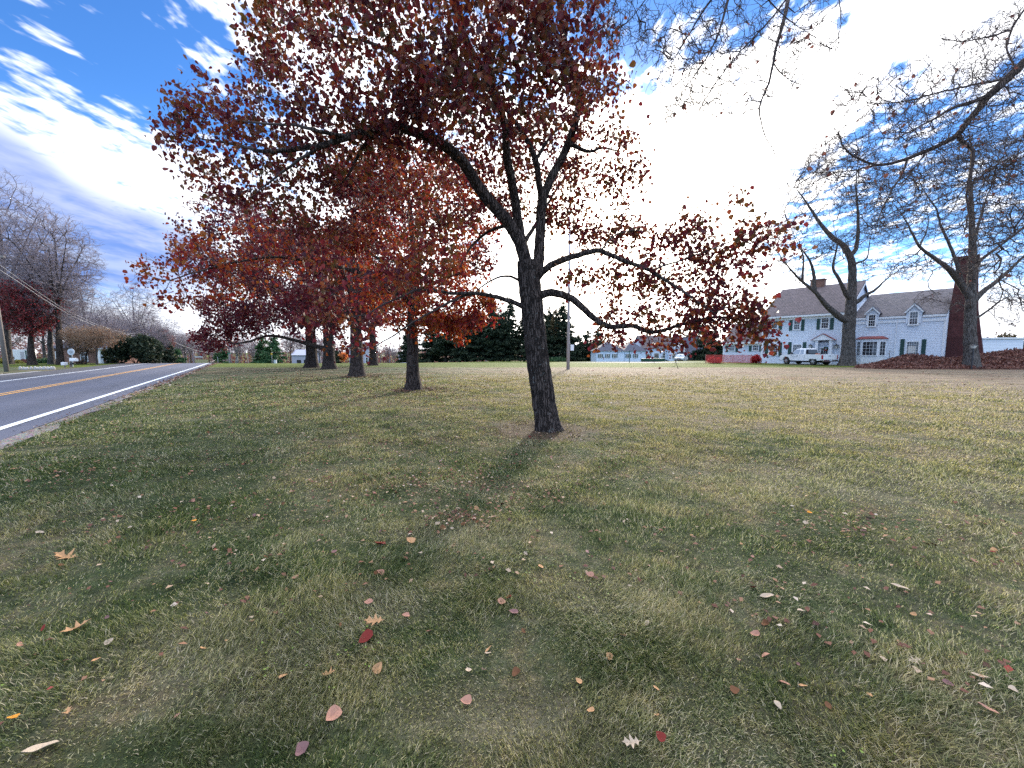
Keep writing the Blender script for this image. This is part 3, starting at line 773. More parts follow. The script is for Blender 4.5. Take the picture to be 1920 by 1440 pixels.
LEAF = np.array([[0,0,0],[.30,.18,.0],[.44,.42,.0],[.30,.72,.0],[0,1.05,0],[-.30,.18,0],[-.44,.42,0],[-.30,.72,0]])
LF = np.array([[0,1,2,3],[0,3,4,4],[0,5,6,7]])
def leaves_mesh(name, C, size, mat, rg=None, hang=.6, simple=False, fold=.35, narrow=1.):
    rg = rg or rng; n = len(C)
    ax = rg.normal(0, .6, (n, 3)); ax[:, 2] -= hang*1.3; ax /= np.linalg.norm(ax, axis=1, keepdims=True)
    nr = rg.normal(0, 1, (n, 3)); sx = np.cross(ax, nr); sx /= np.linalg.norm(sx, axis=1, keepdims=True); nz = np.cross(sx, ax)
    sz = (size*rg.uniform(.5, 1.5, n)**(1.15))
    if simple:
        pts = np.array([[0,0,0],[.42,.45,.12],[0,1,0],[-.42,.45,.12]]); F = np.array([[0,1,2,3]])
    else:
        pts = np.array([[0,0,0],[.36,.16,.0],[.46,.45,.0],[.26,.80,.0],[0,1.05,-.1],[-.26,.80,0],[-.46,.45,0],[-.36,.16,0]])
        pts = pts.copy(); pts[:, 2] += np.abs(pts[:, 0])*fold; F = np.array([[0,1,2,3],[0,3,4,4],[0,4,5,5],[0,5,6,7]])
    P = C[:, None, :]+sz[:, None, None]*(pts[None, :, 0:1]*narrow*sx[:, None]+pts[None, :, 1:2]*ax[:, None]+pts[None, :, 2:3]*nz[:, None])
    k = len(pts); V = P.reshape(-1, 3); o = (np.arange(n)*k)[:, None, None]
    if simple: F4 = (o+F[None]).reshape(-1, 4); F3 = None
    else:
        F4 = (o+F[None, [0, 3]]).reshape(-1, 4); F3 = (o+F[None, [1, 2]][..., :3]).reshape(-1, 3)
    a = np.repeat(rg.random(n), k)
    return np_mesh(name, V, F4, F3, attr={'rnd': a}, mat=mat)

def leaf_points(PP, PA, RR, total, spread=.12, rmax=.02, rg=None, weight=None, nmin=0):
    rg = rg or rng
    idx = np.nonzero((RR < rmax) & (PA >= 0) & (np.arange(len(PP)) >= nmin))[0]
    w = np.ones(len(idx)) if weight is None else weight[idx]
    i = rg.choice(idx, total, p=w/w.sum()); s = rg.random((total, 1))
    return PP[i]*(1-s)+PP[PA[i]]*s+rg.normal(0, spread, (total, 3))

def finish_tree(root, sk, bark_mat, twig_mat, tw=None, leaves=None, split_r=.0, thin=0):
    PP, PA, RR, n0, gid = sk
    ch = chains_of(PP, PA, RR, n0, gid)
    main = [(p, r) for p, r, s in ch if s == 0]; limbs = [(p, r) for p, r, s in ch if s != 0 and r.max() > .028]
    fine = [(p, r) for p, r, s in ch if s != 0 and r.max() <= .028]
    link('trunk', tube_mesh('trunk', main, bark_mat), root)
    if limbs+fine+tw:
        allc = limbs+fine+tw; me = tube_mesh('branches', allc, bark_mat); me.materials.append(twig_mat)
        mi = np.concatenate(FINE_FLAG); me.polygons.foreach_set('material_index', mi); link('branches', me, root)
    if leaves is not None: link('foliage', leaves, root)

def flare(P, h=.5, k=.35):
    return P
def to_local(pts, o): return [tuple(np.array(p)-np.array(o)) for p in pts]
def blob(c, r, n, rg=None, flatz=.75):
    rg = rg or rng
    v = rg.normal(0, 1, (n, 3)); v /= np.linalg.norm(v, axis=1, keepdims=True); rad = rg.random(n)**(1/2.2)
    return np.array(c)+v*rad[:, None]*r*np.array([1, 1, flatz])

# ---- the near tree
def near_tree():
    o = TREES['a']; rg = np.random.default_rng(11)
    G = []
    def g(pts, r0, r1): G.append(([np.array(at(*p))-o for p in pts], r0, r1))
    Y0 = float(o[1])
    G.append(([np.array([.02,0,-.12]), np.array([.0,0,.05])]+[np.array(at(*p))-o for p in [(1021,760,Y0),(1014,710,Y0),(1005,640,Y0),(998,580,Y0),(992,530,Y0),(988,490,Y0)]], .25, .205))
    g([(990,505,Y0),(978,465,7.8),(960,425,7.7),(930,392,7.5),(905,362,7.4),(890,338,7.3),(866,300,7.1),(838,275,7.0),(800,255,6.8),(756,240,6.7),(715,240,6.6),(680,250,6.5)], .13, .07)
    g([(680,250,6.5),(650,258,6.4),(601,275,6.4),(540,282,6.5),(490,285,6.6),(440,270,6.8),(380,262,7.0)], .055, .014)
    g([(715,240,6.6),(690,262,6.6),(672,290,6.8),(660,320,7.0),(640,345,7.2)], .045, .015)
    g([(650,258,6.4),(610,250,6.2),(560,235,6.2),(500,232,6.2),(430,225,6.4)], .035, .01)
    g([(601,275,6.4),(560,300,6.4),(520,330,6.5),(470,370,6.8)], .03, .01)
    g([(988,500,Y0),(975,440,8.0),(968,385,7.9),(958,330,7.7),(948,285,7.5),(950,245,7.3),(938,205,7.0),(918,165,6.6),(890,110,6.3),(860,40,6.0),(830,-60,5.9)], .115, .04)
    g([(918,165,6.6),(880,150,6.2),(830,165,6.0),(770,120,5.9),(700,80,6.0),(640,70,6.3),(580,60,6.6)], .05, .012)
    g([(998,545,Y0),(1010,490,8.1),(1013,430,8.2),(1015,380,8.2),(1030,340,8.3),(1052,300,8.3),(1068,265,8.2),(1082,220,8.1),(1088,180,7.9),(1075,130,7.6),(1060,90,7.3),(1050,20,7.0),(1040,-80,6.8)], .125, .045)
    g([(1013,385,8.2),(1010,340,8.1),(1006,300,8.0),(985,255,7.9),(955,215,7.9),(930,170,8.0),(900,110,8.4)], .075, .02)
    g([(1006,300,8.0),(1025,265,8.2),(1060,225,8.6),(1090,200,9.0)], .04, .015)
    g([(1075,270,8.2),(1105,288,8.4),(1130,275,8.6),(1165,285,8.8)], .05, .015)
    g([(1082,215,8.1),(1110,190,8.2),(1140,170,8.2),(1175,150,8.2)], .035, .012)
    g([(985,460,8.0),(1002,425,8.4),(1020,395,8.8),(1040,360,9.2),(1060,330,9.6)], .05, .02)
    g([(1003,535,Y0),(1020,505,7.8),(1045,490,7.7),(1085,478,7.6),(1125,466,7.5),(1145,480,7.4),(1180,492,7.3),(1215,505,7.2),(1255,530,7.0),(1290,552,6.9),(1340,588,6.7)], .078, .018)
    g([(1125,466,7.5),(1150,440,7.6),(1190,430,7.6),(1240,440,7.4)], .02, .008)
    g([(1215,505,7.2),(1270,490,7.0),(1330,470,6.8),(1400,440,6.5),(1440,420,6.4)], .02, .008)
    g([(1004,560,Y0),(1028,546,7.8),(1052,550,7.75),(1078,563,7.7),(1100,585,7.65),(1125,607,7.6),(1148,615,7.6),(1170,611,7.5),(1192,608,7.5),(1212,625,7.45),(1232,624,7.4),(1265,612,7.3),(1300,602,7.2),(1345,592,7.0),(1390,600,6.8),(1440,625,6.6)], .088, .014)
    g([(1148,615,7.6),(1160,640,7.6),(1158,665,7.6)], .012, .005)
    g([(1212,625,7.45),(1222,650,7.4),(1215,668,7.4),(1228,682,7.4)], .010, .004)
    g([(1250,617,7.3),(1262,650,7.3),(1266,680,7.3),(1272,692,7.3)], .009, .004)
    g([(996,585,Y0),(975,572,7.8),(945,560,7.7),(910,552,7.6),(880,548,7.5),(850,552,7.4),(820,545,7.2),(790,540,7.0),(760,552,6.8),(720,570,6.6),(690,590,6.5)], .055, .012)
    g([(880,548,7.5),(850,562,7.5),(815,582,7.4),(780,600,7.3),(740,628,7.2),(700,652,7.1),(660,655,7.0)], .03, .008)
    g([(985,540,Y0),(968,522,8.1),(950,515,8.2),(925,522,8.3),(900,540,8.4),(880,556,8.4)], .038, .012)
    g([(965,415,7.9),(935,425,8.2),(905,440,8.4),(880,465,8.5),(862,500,8.6)], .05, .015)
    CL = [(560,60,6.5,.9),(680,40,6,1.0),(800,60,5.5,1.0),(920,40,5.2,1.0),(1020,60,5.5,.8),(620,160,6.5,.9),(740,150,6,.9),(860,130,5.5,.9),(970,120,5.3,.9),(1060,150,6,.6),
          (700,-150,6.5,1.3),(900,-150,6.2,1.3),(1030,-120,7,1.1),(560,-120,7,1.2),(880,190,5.0,.45),(760,-60,5.2,.9),(960,-60,4.9,.9),
          (430,200,7,.6),(345,230,7,.42),(380,300,7,.55),(480,280,7,.7),(560,250,7,.8),(430,365,7,.42),(560,350,7.2,.7),(640,300,7,.8),(500,130,7,.6),(490,60,7,.45),(360,190,7.2,.4),
          (720,260,7,.8),(800,210,7,.7),(700,370,8.5,.9),(800,340,9,.8),(640,420,9,.8),(880,260,8,.7),(590,430,8,.6),(500,370,7.5,.5),
          (960,260,8.6,.6),(1010,250,8.4,.5),(1040,400,8.6,.45),(900,330,8.6,.5),(930,380,9,.45),(1075,340,8.8,.5),(820,150,6.4,.7),(760,200,6.2,.5),(690,240,6.3,.4),(1030,200,7.6,.5),(590,300,7,.5),(800,290,7.4,.5),(1090,250,8.4,.4),(980,330,9.2,.5),(860,400,8.8,.5),(770,440,8.4,.5),
          (1110,200,8,.6),(1150,150,8,.45),(1170,260,8.5,.45),(1180,350,8.5,.45),(1110,330,9,.6),(1060,400,9,.5),(1120,440,9,.45),(1125,90,7.5,.4),(1190,310,8.2,.35),
          (950,400,10,.6),(900,480,10,.5),(1040,300,10,.8),(950,300,9.5,.7),
          (1170,430,8,.45),(1240,450,7.5,.45),(1310,430,7,.38),(1385,372,6.5,.10),(1290,400,7,.22),(1395,470,6.5,.35),(1440,440,6.3,.28),(1475,425,6.2,.12),(1490,460,6.2,.15),(1200,530,8,.5),(1280,520,7.3,.5),(1350,530,7,.42),(1410,560,6.5,.32),
          (1140,600,8,.3),(1210,640,7.6,.28),(1260,645,7.4,.22),(1330,615,7,.38),(1390,610,6.6,.36),(1430,610,6.3,.28),(1455,648,6.1,.08),(1160,640,7.7,.22),(1320,575,7,.4),
          (1100,520,8,.45),(1150,530,7.8,.45),(1240,560,7.4,.5),(1180,470,7.8,.45),(1290,470,7.2,.45),(1350,480,7,.4),(1090,440,8.4,.4),(1300,580,7.2,.4),(1370,575,6.8,.4),(1240,600,7.4,.35),(1120,640,7.8,.2),(1290,640,7.3,.28),(1360,640,6.9,.28),(1420,590,6.4,.3),(1170,590,7.7,.35),(1400,500,6.5,.35),
          (650,560,6.2,.5),(700,630,6.3,.35),(740,520,6.5,.5),(620,500,6.6,.45),(820,480,7,.45),(850,420,8,.55),(600,600,6.2,.35),(650,640,6.6,.25)]
    T = []; W = []
    for px, py, Yc, r in CL:
        n = max(3, int(62*r**1.6))
        T.append(blob(at(px, py, Yc)-o, r*1.18, n, rg)); 
    T = np.concatenate(T)
    sk = skeleton(G, T, bf=.35, step=.16, jit=.10, rg=rg, expo=2.3, rtip=.0032, minz=2.6)
    PP, PA, RR, n0, gid = sk
    base = (PP[:, 2] < 1.0) & (np.arange(len(PP)) < n0) & (gid[np.minimum(np.arange(len(PP)), n0-1)] == 0)
    RR[base] *= 1+.22*np.exp(-PP[base, 2]*7)
    root = thing('maple_tree', 'nearest tree on the lawn, leaning dark trunk under maroon and rust leaves', 'tree', o, group='row of red-leaved trees along the lawn')
    tw = twigs(PP, PA, RR, 2, .22, .012, .0022, rg=rg, frac=.6)
    C = leaf_points(PP, PA, RR, 46000, .11, .0075, rg, nmin=n0)
    lv = leaves_mesh('foliage', C, .062, MAT['leaf_maroon'], rg)
    finish_tree(root, sk, MAT['bark_dark'], MAT['twig_dark'], tw, lv)
near_tree()

def crown_targets(n, ctr, rad, rg, lumps=26, lump=.36, low=None):
    """points gathered in lumps through an ellipsoid"""
    v = rg.normal(0, 1, (lumps, 3)); v /= np.linalg.norm(v, axis=1, keepdims=True); v *= (rg.uniform(.35, .95, lumps)**.6)[:, None]
    c = np.array(ctr)+v*np.array(rad); R0 = np.mean(rad)*lump
    k = rg.integers(0, lumps, n); q = rg.normal(0, 1, (n, 3)); q /= np.linalg.norm(q, axis=1, keepdims=True); q *= (rg.random(n)**.5)[:, None]*R0
    q[:, 2] *= .6; p = c[k]+q
    if low is not None: p[:, 2] = np.maximum(p[:, 2], low+rg.random(n)*.5)
    return p

def leafy(key, label, seed, r_trunk, th, ctr, rad, ntarget, nleaf, size, lmat, extra=(), guides=(), low=2.2, simple=False, bark='bark_dark', lean=(0,0), spread=.14, hollow=1.):
    o = TREES[key]; rg = np.random.default_rng(seed)
    G = [([(0,0,-.15),(lean[0]*.2,lean[1]*.2,th*.35),(lean[0]*.6,lean[1]*.6,th*.75),(lean[0],lean[1],th),(lean[0]*1.4+.2,lean[1],th*1.5),(lean[0]*1.2,lean[1],ctr[2]+rad[2]*.5)], r_trunk, r_trunk*.28)]
    na = 7
    for k in range(na):
        a = 2*pi*k/na+rg.uniform(-.3, .3); L = rad[0]*rg.uniform(.55, .8); z0 = th*rg.uniform(.85, 1.5); zz = ctr[2]+rad[2]*rg.uniform(-.35, .5)
        G.append(([(0,0,z0),(cos(a)*L*.3,sin(a)*L*.3,z0+(zz-z0)*.45),(cos(a)*L*.7,sin(a)*L*.7,z0+(zz-z0)*.8),(cos(a)*L,sin(a)*L,zz)], r_trunk*.42, r_trunk*.08))
    for pts, r0, r1 in guides: G.append(([np.array(at(*p))-o for p in pts], r0, r1))
    T = [crown_targets(ntarget, ctr, rad, rg, low=low)]
    for px, py, Yc, r in extra: T.append(blob(np.array(at(px, py, Yc))-o, r, int(26*r*r)+6, rg))
    T = np.concatenate(T)
    sk = skeleton(G, T, bf=.4, step=.38, jit=.09, rg=rg, rtip=.006, minz=th*.8)
    PP, PA, RR, n0, gid = sk
    base = (PP[:, 2] < 1.2) & (np.arange(len(PP)) < n0) & (gid[np.minimum(np.arange(len(PP)), n0-1)] == 0)
    RR[base] *= 1+.45*np.exp(-PP[base, 2]*3.2)
    root = thing('maple_tree', label, 'tree', o, group='row of red-leaved trees along the lawn')
    tw = twigs(PP, PA, RR, 2, .4, .02, .004, rg=rg, frac=.5)
    wt_ = None
    if key == 'b': wt_ = np.where(PP[:, 0] < -3.6, .30, 1.)
    C = leaf_points(PP, PA, RR, nleaf, spread, .014, rg, weight=wt_, nmin=n0)
    finish_tree(root, sk, MAT[bark], MAT['twig_dark'], tw, leaves_mesh('foliage', C, size, MAT[lmat], rg, simple=simple))
leafy('b', 'second tree of the row, straight lichened trunk under bright orange and red leaves', 21, .27, 2.9, (.3,0,5.9), (3.7,4.6,3.5), 800, 23000, .095, 'leaf_redorange',
      extra=[(300,500,12.5,.7),(350,450,13,.8),(400,480,13,1.1),(410,545,13.5,.9),(480,440,14,1.2),(500,520,14,1.2),(560,470,14.5,1.2),(330,560,13,.6),(270,520,12.5,.4),(880,590,15,1.1),(905,560,15,.7),(850,620,15.2,.6)],
      guides=[([(770,560,16),(700,520,15.5),(600,490,15),(500,480,14),(400,500,13),(320,525,12.6)], .11, .02), ([(772,600,16),(810,610,15.8),(850,600,15.5),(900,590,15)], .07, .02)], low=2.0)
leafy('c', 'third tree of the row, thick flared dark trunk with crimson leaves', 31, .42, 3.2, (-1,0,7.5), (6.8,6.5,4.6), 800, 24000, .13, 'leaf_crimson', low=2.6, simple=True, spread=.2)
leafy('d', 'fourth tree of the row, dark trunk with knobbly side and maroon leaves', 41, .52, 3.2, (-1.5,0,7.8), (8.2,7.5,5.2), 800, 22000, .17, 'leaf_crimson', low=2.2, simple=True, spread=.24,
      guides=[([(600,652,36),(560,640,35),(520,630,34.5),(495,630,34),(470,640,33.5),(440,645,33)], .22, .07)],
      extra=[(400,640,34,1.6),(380,625,34.5,1.2),(430,615,34,1.8),(460,600,34,2),(420,580,35,2)])
leafy('e', 'leftmost trunk of the row, broad dark trunk with a long low limb over the lawn', 51, .55, 3.4, (-2,0,8.2), (8.4,7.5,5.2), 700, 18000, .18, 'leaf_maroon', low=3.0, simple=True, spread=.26)
leafy('f', 'tree standing just right of the third trunk, flared base lit on its right side', 61, .45, 3.6, (0,2,8.5), (5.5,5.5,4.2), 500, 11000, .17, 'leaf_redorange', low=3.6, simple=True, spread=.26)

# ------------------------------------------------------------------ bare trees
def lumps(pts, rr, n, rg): return np.concatenate([blob(p, r, max(4, int(n*r**1.5)), rg, .85) for p, r in zip(pts, rr)])

def bare_proto(name, label, seed, H=17., Rc=5.5, r0=.36, th=3.2, nt=1700, loc=(0,0,0), bark='bark_mid', tw='twig_haze', vase=1., tk=3, tl=.9, leaves=None, group=None, cat='tree', rt=.011):
    rg = np.random.default_rng(seed)
    G = [([(0,0,-.4),(.05,0,th*.5),(.1,.1,th),(.2,.2,th*1.6),(.5,.1,H*.55),(.3,.4,H*.8)], r0, r0*.16)]
    for k in range(6):
        a = 2*pi*k/6+rg.uniform(-.4, .4); L = Rc*rg.uniform(.5, .8); zz = H*rg.uniform(.55, .85)
        z0 = th*rg.uniform(.9, 2.1)
        G.append(([(0,0,z0),(cos(a)*L*.35,sin(a)*L*.35,z0+(zz-z0)*.35*vase),(cos(a)*L*.7,sin(a)*L*.7,z0+(zz-z0)*.7),(cos(a)*L,sin(a)*L,zz)], r0*.40, .03))
    v = rg.normal(0, 1, (nt, 3)); v /= np.linalg.norm(v, axis=1, keepdims=True); q = rg.random(nt)[:, None]**(1/2.6)
    T = v*q*np.array([Rc, Rc, (H-th)*.5*1.02])+np.array([0, 0, th+(H-th)*.5]); T[:, 0:2] *= (.6+.4*np.clip((T[:, 2:3]-th)/(H-th)*1.6, 0, 1))
    sk = skeleton(G, T, bf=.40, step=.5, jit=.08, rg=rg, rtip=rt*1.25, expo=2.1, minz=th)
    PP, PA, RR, n0, gid = sk
    b = (PP[:, 2] < 1.5) & (np.arange(len(PP)) < n0) & (gid[np.minimum(np.arange(len(PP)), n0-1)] == 0)
    RR[b] *= 1+.35*np.exp(-PP[b, 2]*2)
    root = thing(name, label, cat, loc, 0, group)
    lv = None
    if leaves:
        lm, n, size = leaves; lv = leaves_mesh('foliage', leaf_points(PP, PA, RR, n, .25, .03, rg, nmin=n0), size, MAT[lm], rg, simple=True)
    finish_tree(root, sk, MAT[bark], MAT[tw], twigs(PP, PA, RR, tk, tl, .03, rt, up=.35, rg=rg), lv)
    return root

gl = 'bare trees across the road'
A1 = bare_proto('bare_tree', 'tall bare tree with trunk beside the leaning grey pole, cut by the left edge', 101, 23, 6.5, .38, 5, 2200, gat(16, 47), group=gl)
A2 = bare_proto('bare_tree', 'bare round-crowned tree with dark trunk just left of the mailboxes', 102, 17.6, 4.7, .32, 4.5, 2000, gat(113, 45), bark='bark_dark', group=gl)
A3 = bare_proto('bare_tree', 'pale-barked bare tree between the red maple and the dark trunk', 103, 14.5, 4.6, .30, 4.0, 1600, gat(96, 46.5), bark='bark_grey', group=gl)
# (x in the photo, distance, turn, scale, which, label)
far_bare = [(178,72,.5,.66,A3,'bare tree behind the small tan tree, above the brick house'),
 (208,84,2.1,.72,A2,'spreading bare tree behind the brick house, right of the tan tree'),(243,95,1.1,.80,A3,'bare tree rising behind the large evergreen shrub'),
 (262,100,3.3,.90,A1,'tallest bare tree behind the large evergreen shrub'),(292,104,4.0,.72,A3,'bare tree behind the farther utility pole, left of it'),
 (150,96,5.0,.85,A2,'bare tree far behind the round-crowned tree by the mailboxes'),(336,125,.3,.66,A3,'hazy bare tree just right of the farther utility pole'),
 (358,132,1.7,.62,A2,'hazy bare tree above the end of the road'),(378,138,2.9,.56,A3,'low hazy bare tree right of the road end'),(318,135,4.4,.72,A1,'hazy bare tree seen behind the farther utility pole'),
 (402,128,5.3,.5,A2,'small bare tree behind the green street sign'),(-40,62,2.2,.95,A2,'bare tree whose twigs enter at the left edge'),(62,74,.9,.95,A1,'bare tree behind the red maple across the road'),
 (545,105,.2,.52,A2,'low wide bare tree in front of the lavender garage'),(600,125,1.2,.6,A3,'bare tree seen between the two darkest trunks'),(475,112,2.4,.46,A3,'silvery bare tree left of the big green pine'),
 (740,150,3.0,.45,A3,'brown bare tree between the second and third trunks'),(727,160,.8,.40,A2,'bare scrubby tree right of the flared trunk'),(1098,150,1.5,.42,A3,'bare tree at the left end of the low white building'),
 (20,84,3.9,.8,A3,'bare tree beyond the white camper'),(228,120,4.6,.86,A2,'faint bare tree farthest behind the evergreen shrub')]
far_bare += [(132,60,.7,.5,A3,'low bare tree over the brick house roof, left part'),(196,66,2.7,.5,A2,'low bare tree over the brick house roof, right part'),(222,72,4.2,.55,A3,'mid-height bare tree left of the mounded evergreen'),(300,70,5.1,.5,A3,'bare tree just right of the mounded evergreen'),(276,76,1.9,.62,A2,'bare tree above the right half of the mounded evergreen'),(348,110,3.6,.6,A3,'bare tree between the farther pole and the road end'),(392,118,.6,.5,A2,'bare tree left of the small dark evergreen by the street sign'),(168,78,3.0,.7,A1,'tall bare tree over the tan-twigged tree'),(84,66,1.4,.8,A3,'bare tree seen between the pale trunk and the dark trunk'),(110,88,5.6,.9,A1,'far bare tree crossing behind the round-crowned tree'),(450,130,1.0,.55,A3,'grey bare tree behind the pale blotched trunk'),(565,135,2.0,.62,A2,'grey bare tree behind the lavender garage'),(700,150,3.0,.5,A3,'grey bare tree behind the sixth trunk'),(325,150,2.2,.9,A3,'farthest pale bare tree beyond the road')]
for px, Yd, rz, s, src, lab in far_bare: dup(src, gat(px, Yd), rz, lab, s, gl)
bare_proto('crabapple_tree', 'small tan-twigged tree with thin straight trunk by the brick house', 111, 4.6, 3.0, .10, 1.9, 500, gat(181, 45), bark='bark_mid', tw='twig_tan', tl=.5, leaves=('leaf_tan', 3800, .12), group=None, rt=.006)
bare_proto('crabapple_tree', 'low tan-twigged bush-like tree behind the mailboxes', 112, 4.3, 2.1, .10, 1.1, 500, gat(160, 47), bark='bark_mid', tw='twig_tan', tl=.5, leaves=('leaf_tan', 2400, .12), rt=.006)
bare_proto('maple_tree', 'red-leaved maple across the road beside the grey pole', 113, 9.6, 3.1, .34, 3.1, 500, gat(59, 43.5), bark='bark_dark', leaves=('leaf_maple', 6500, .17), tw='twig_dark', vase=.7)
bare_proto('sycamore_tree', 'pale blotched trunk right of the green street sign', 114, 8.5, 4.0, .34, 2.2, 400, gat(444, 96), bark='bark_pale', vase=.6)
bare_proto('maple_tree', 'brownish-red tree behind the farther utility pole', 115, 8.3, 3.3, .25, 1.8, 350, gat(300, 88), leaves=('leaf_brownred', 4500, .24), tw='twig_dark')
bare_proto('maple_tree', 'tiny orange-leaved tree far off between the third and fourth trunks', 116, 3.6, 1.6, .1, 1., 150, gat(643, 130), leaves=('leaf_orange', 1500, .3), tw='twig_tan')

# ---- the two old trees in front of the white house
def old_tree(label, base, guides, clumps, seed, r0, shag=0, nl=60):
    o = np.array(base); rg = np.random.default_rng(seed); G = []
    for pts, a, b in guides: G.append(([np.array(at(*p))-o for p in pts], a, b*.35))
    G[0] = ([np.array([0,0,-.3]), np.array([0,0,.1])]+G[0][0], G[0][1], G[0][2])
    T = []
    for px, py, Yc, r in clumps: T.append(blob(np.array(at(px, py, Yc))-o, r, int(48*r**2)+10, rg, .85))
    sk = skeleton(G, np.concatenate(T), bf=.35, step=.4, jit=.09, rg=rg, rtip=.010, expo=2.1, minz=4)
    PP, PA, RR, n0, gid = sk
    b = (PP[:, 2] < 2.2) & (np.arange(len(PP)) < n0) & (gid[np.minimum(np.arange(len(PP)), n0-1)] == 0)
    RR[b] *= 1+.30*np.exp(-PP[b, 2]*1.6)
    root = thing('old_bare_tree', label, 'tree', o, group='old bare trees before the white house')
    lv = leaves_mesh('foliage', leaf_points(PP, PA, RR, nl*2, .1, .03, rg, nmin=n0), .12, MAT['leaf_brownred'], rg, simple=True)
    finish_tree(root, sk, MAT['bark_grey'], MAT['twig_dark'], twigs(PP, PA, RR, 2, .7, .03, .008, up=.2, rg=rg), lv)
YA = 41.8; bA = gat(1588, YA)
old_tree('old bare tree behind the white pickup, forked trunk against the house', bA,
 [([(1590,660,YA),(1592,620,YA),(1593,598,YA),(1596,567,YA),(1598,530,YA),(1598,497,YA),(1594,480,YA),(1582,460,42),(1560,446,42),(1537,418,42.4),(1515,384,43),(1490,350,43)], .66, .06),
  ([(1592,603,YA),(1577,597,YA),(1549,573,41.5),(1529,547,41),(1504,528,41),(1487,511,40.5),(1473,494,40.5),(1455,470,40)], .36, .07),
  ([(1529,547,41),(1526,514,41),(1520,490,41),(1505,470,41),(1492,440,41)], .22, .05), ([(1504,528,41),(1507,480,41),(1495,455,41),(1480,420,41)], .13, .04),
  ([(1596,562,YA),(1588,555,41.5),(1574,525,41),(1560,502,41),(1566,480,41),(1571,455,41),(1562,420,41)], .26, .05),
  ([(1594,480,YA),(1605,469,42),(1609,435,42),(1609,398,42),(1605,356,42),(1606,320,42),(1612,285,42)], .22, .04),
  ([(1596,567,YA),(1608,568,41.5),(1617,556,41.3),(1640,545,41),(1665,520,41),(1690,505,41)], .24, .03), ([(1597,494,YA),(1615,491,41.7),(1626,486,41.6),(1629,465,41.6),(1635,430,41.6)], .12, .03)],
 [(1480,420,41,3.2),(1500,350,42,3.2),(1545,300,42,2.8),(1600,290,42,3.),(1640,340,42,2.8),(1650,420,41,2.6),(1560,380,42,3.),(1610,380,43,2.6),(1470,490,40,2.4),(1540,460,40,2.2),(1640,500,41,1.8),(1450,440,40,1.8),(1680,510,41,1.1),(1570,470,39,2.),(1495,520,40,1.2),(1610,440,40,2)], 201, .78)
YB = 34.; bB = at(1821, 684, YB)
old_tree('old shaggy bare tree before the tall brick chimney, rising from the mulch', bB,
 [([(1820,660,YB),(1819,620,YB),(1819,580,YB),(1821,553,YB),(1824,497,YB),(1823,441,34.2),(1821,384,34.4),(1819,328,34.6),(1822,280,34.8),(1815,240,35)], .46, .06),
  ([(1820,562,YB),(1808,540,YB),(1790,516,33.8),(1771,497,33.6),(1746,480,33.4),(1723,463,33.2),(1712,441,33),(1698,412,33),(1678,384,33)], .30, .06),
  ([(1808,535,YB),(1793,490,34),(1779,455,34),(1765,426,34.2),(1757,393,34.4),(1731,356,34.6),(1715,320,34.8)], .17, .04),
  ([(1723,463,33.2),(1735,440,33.4),(1742,415,33.5),(1735,380,33.6)], .08, .03),
  ([(1820,570,YB),(1838,550,YB),(1872,525,33.7),(1900,500,33.5),(1930,470,33.3),(1970,430,33)], .24, .06),
  ([(1821,520,YB),(1835,490,34.3),(1862,470,34.6),(1890,450,35),(1930,420,35.5)], .18, .05), ([(1822,600,YB),(1850,585,33.8),(1880,560,33.6),(1925,545,33.4)], .12, .03),
  ([(1822,470,YB),(1835,420,34.3),(1850,370,34.6),(1870,320,35)], .14, .04)],
 [(1690,430,33,2.2),(1720,340,34,2.3),(1780,290,34.5,2.3),(1840,270,34.8,2.3),(1900,300,35,2.4),(1880,400,34.5,2.3),(1950,400,34,2.5),(1800,380,34.2,2.2),(1740,500,33.4,1.5),(1700,500,33,1.5),(1930,500,33.5,2.),(1880,560,33.6,1.5),(1900,600,33.3,1.2),(1760,430,34,1.8),(1850,330,36,2.3),(1830,500,32.6,1.6),(1790,570,33,1.0),(1960,570,33,1.6),(1740,560,33,.9),(1860,450,33,1.8)], 202, .46, nl=260)

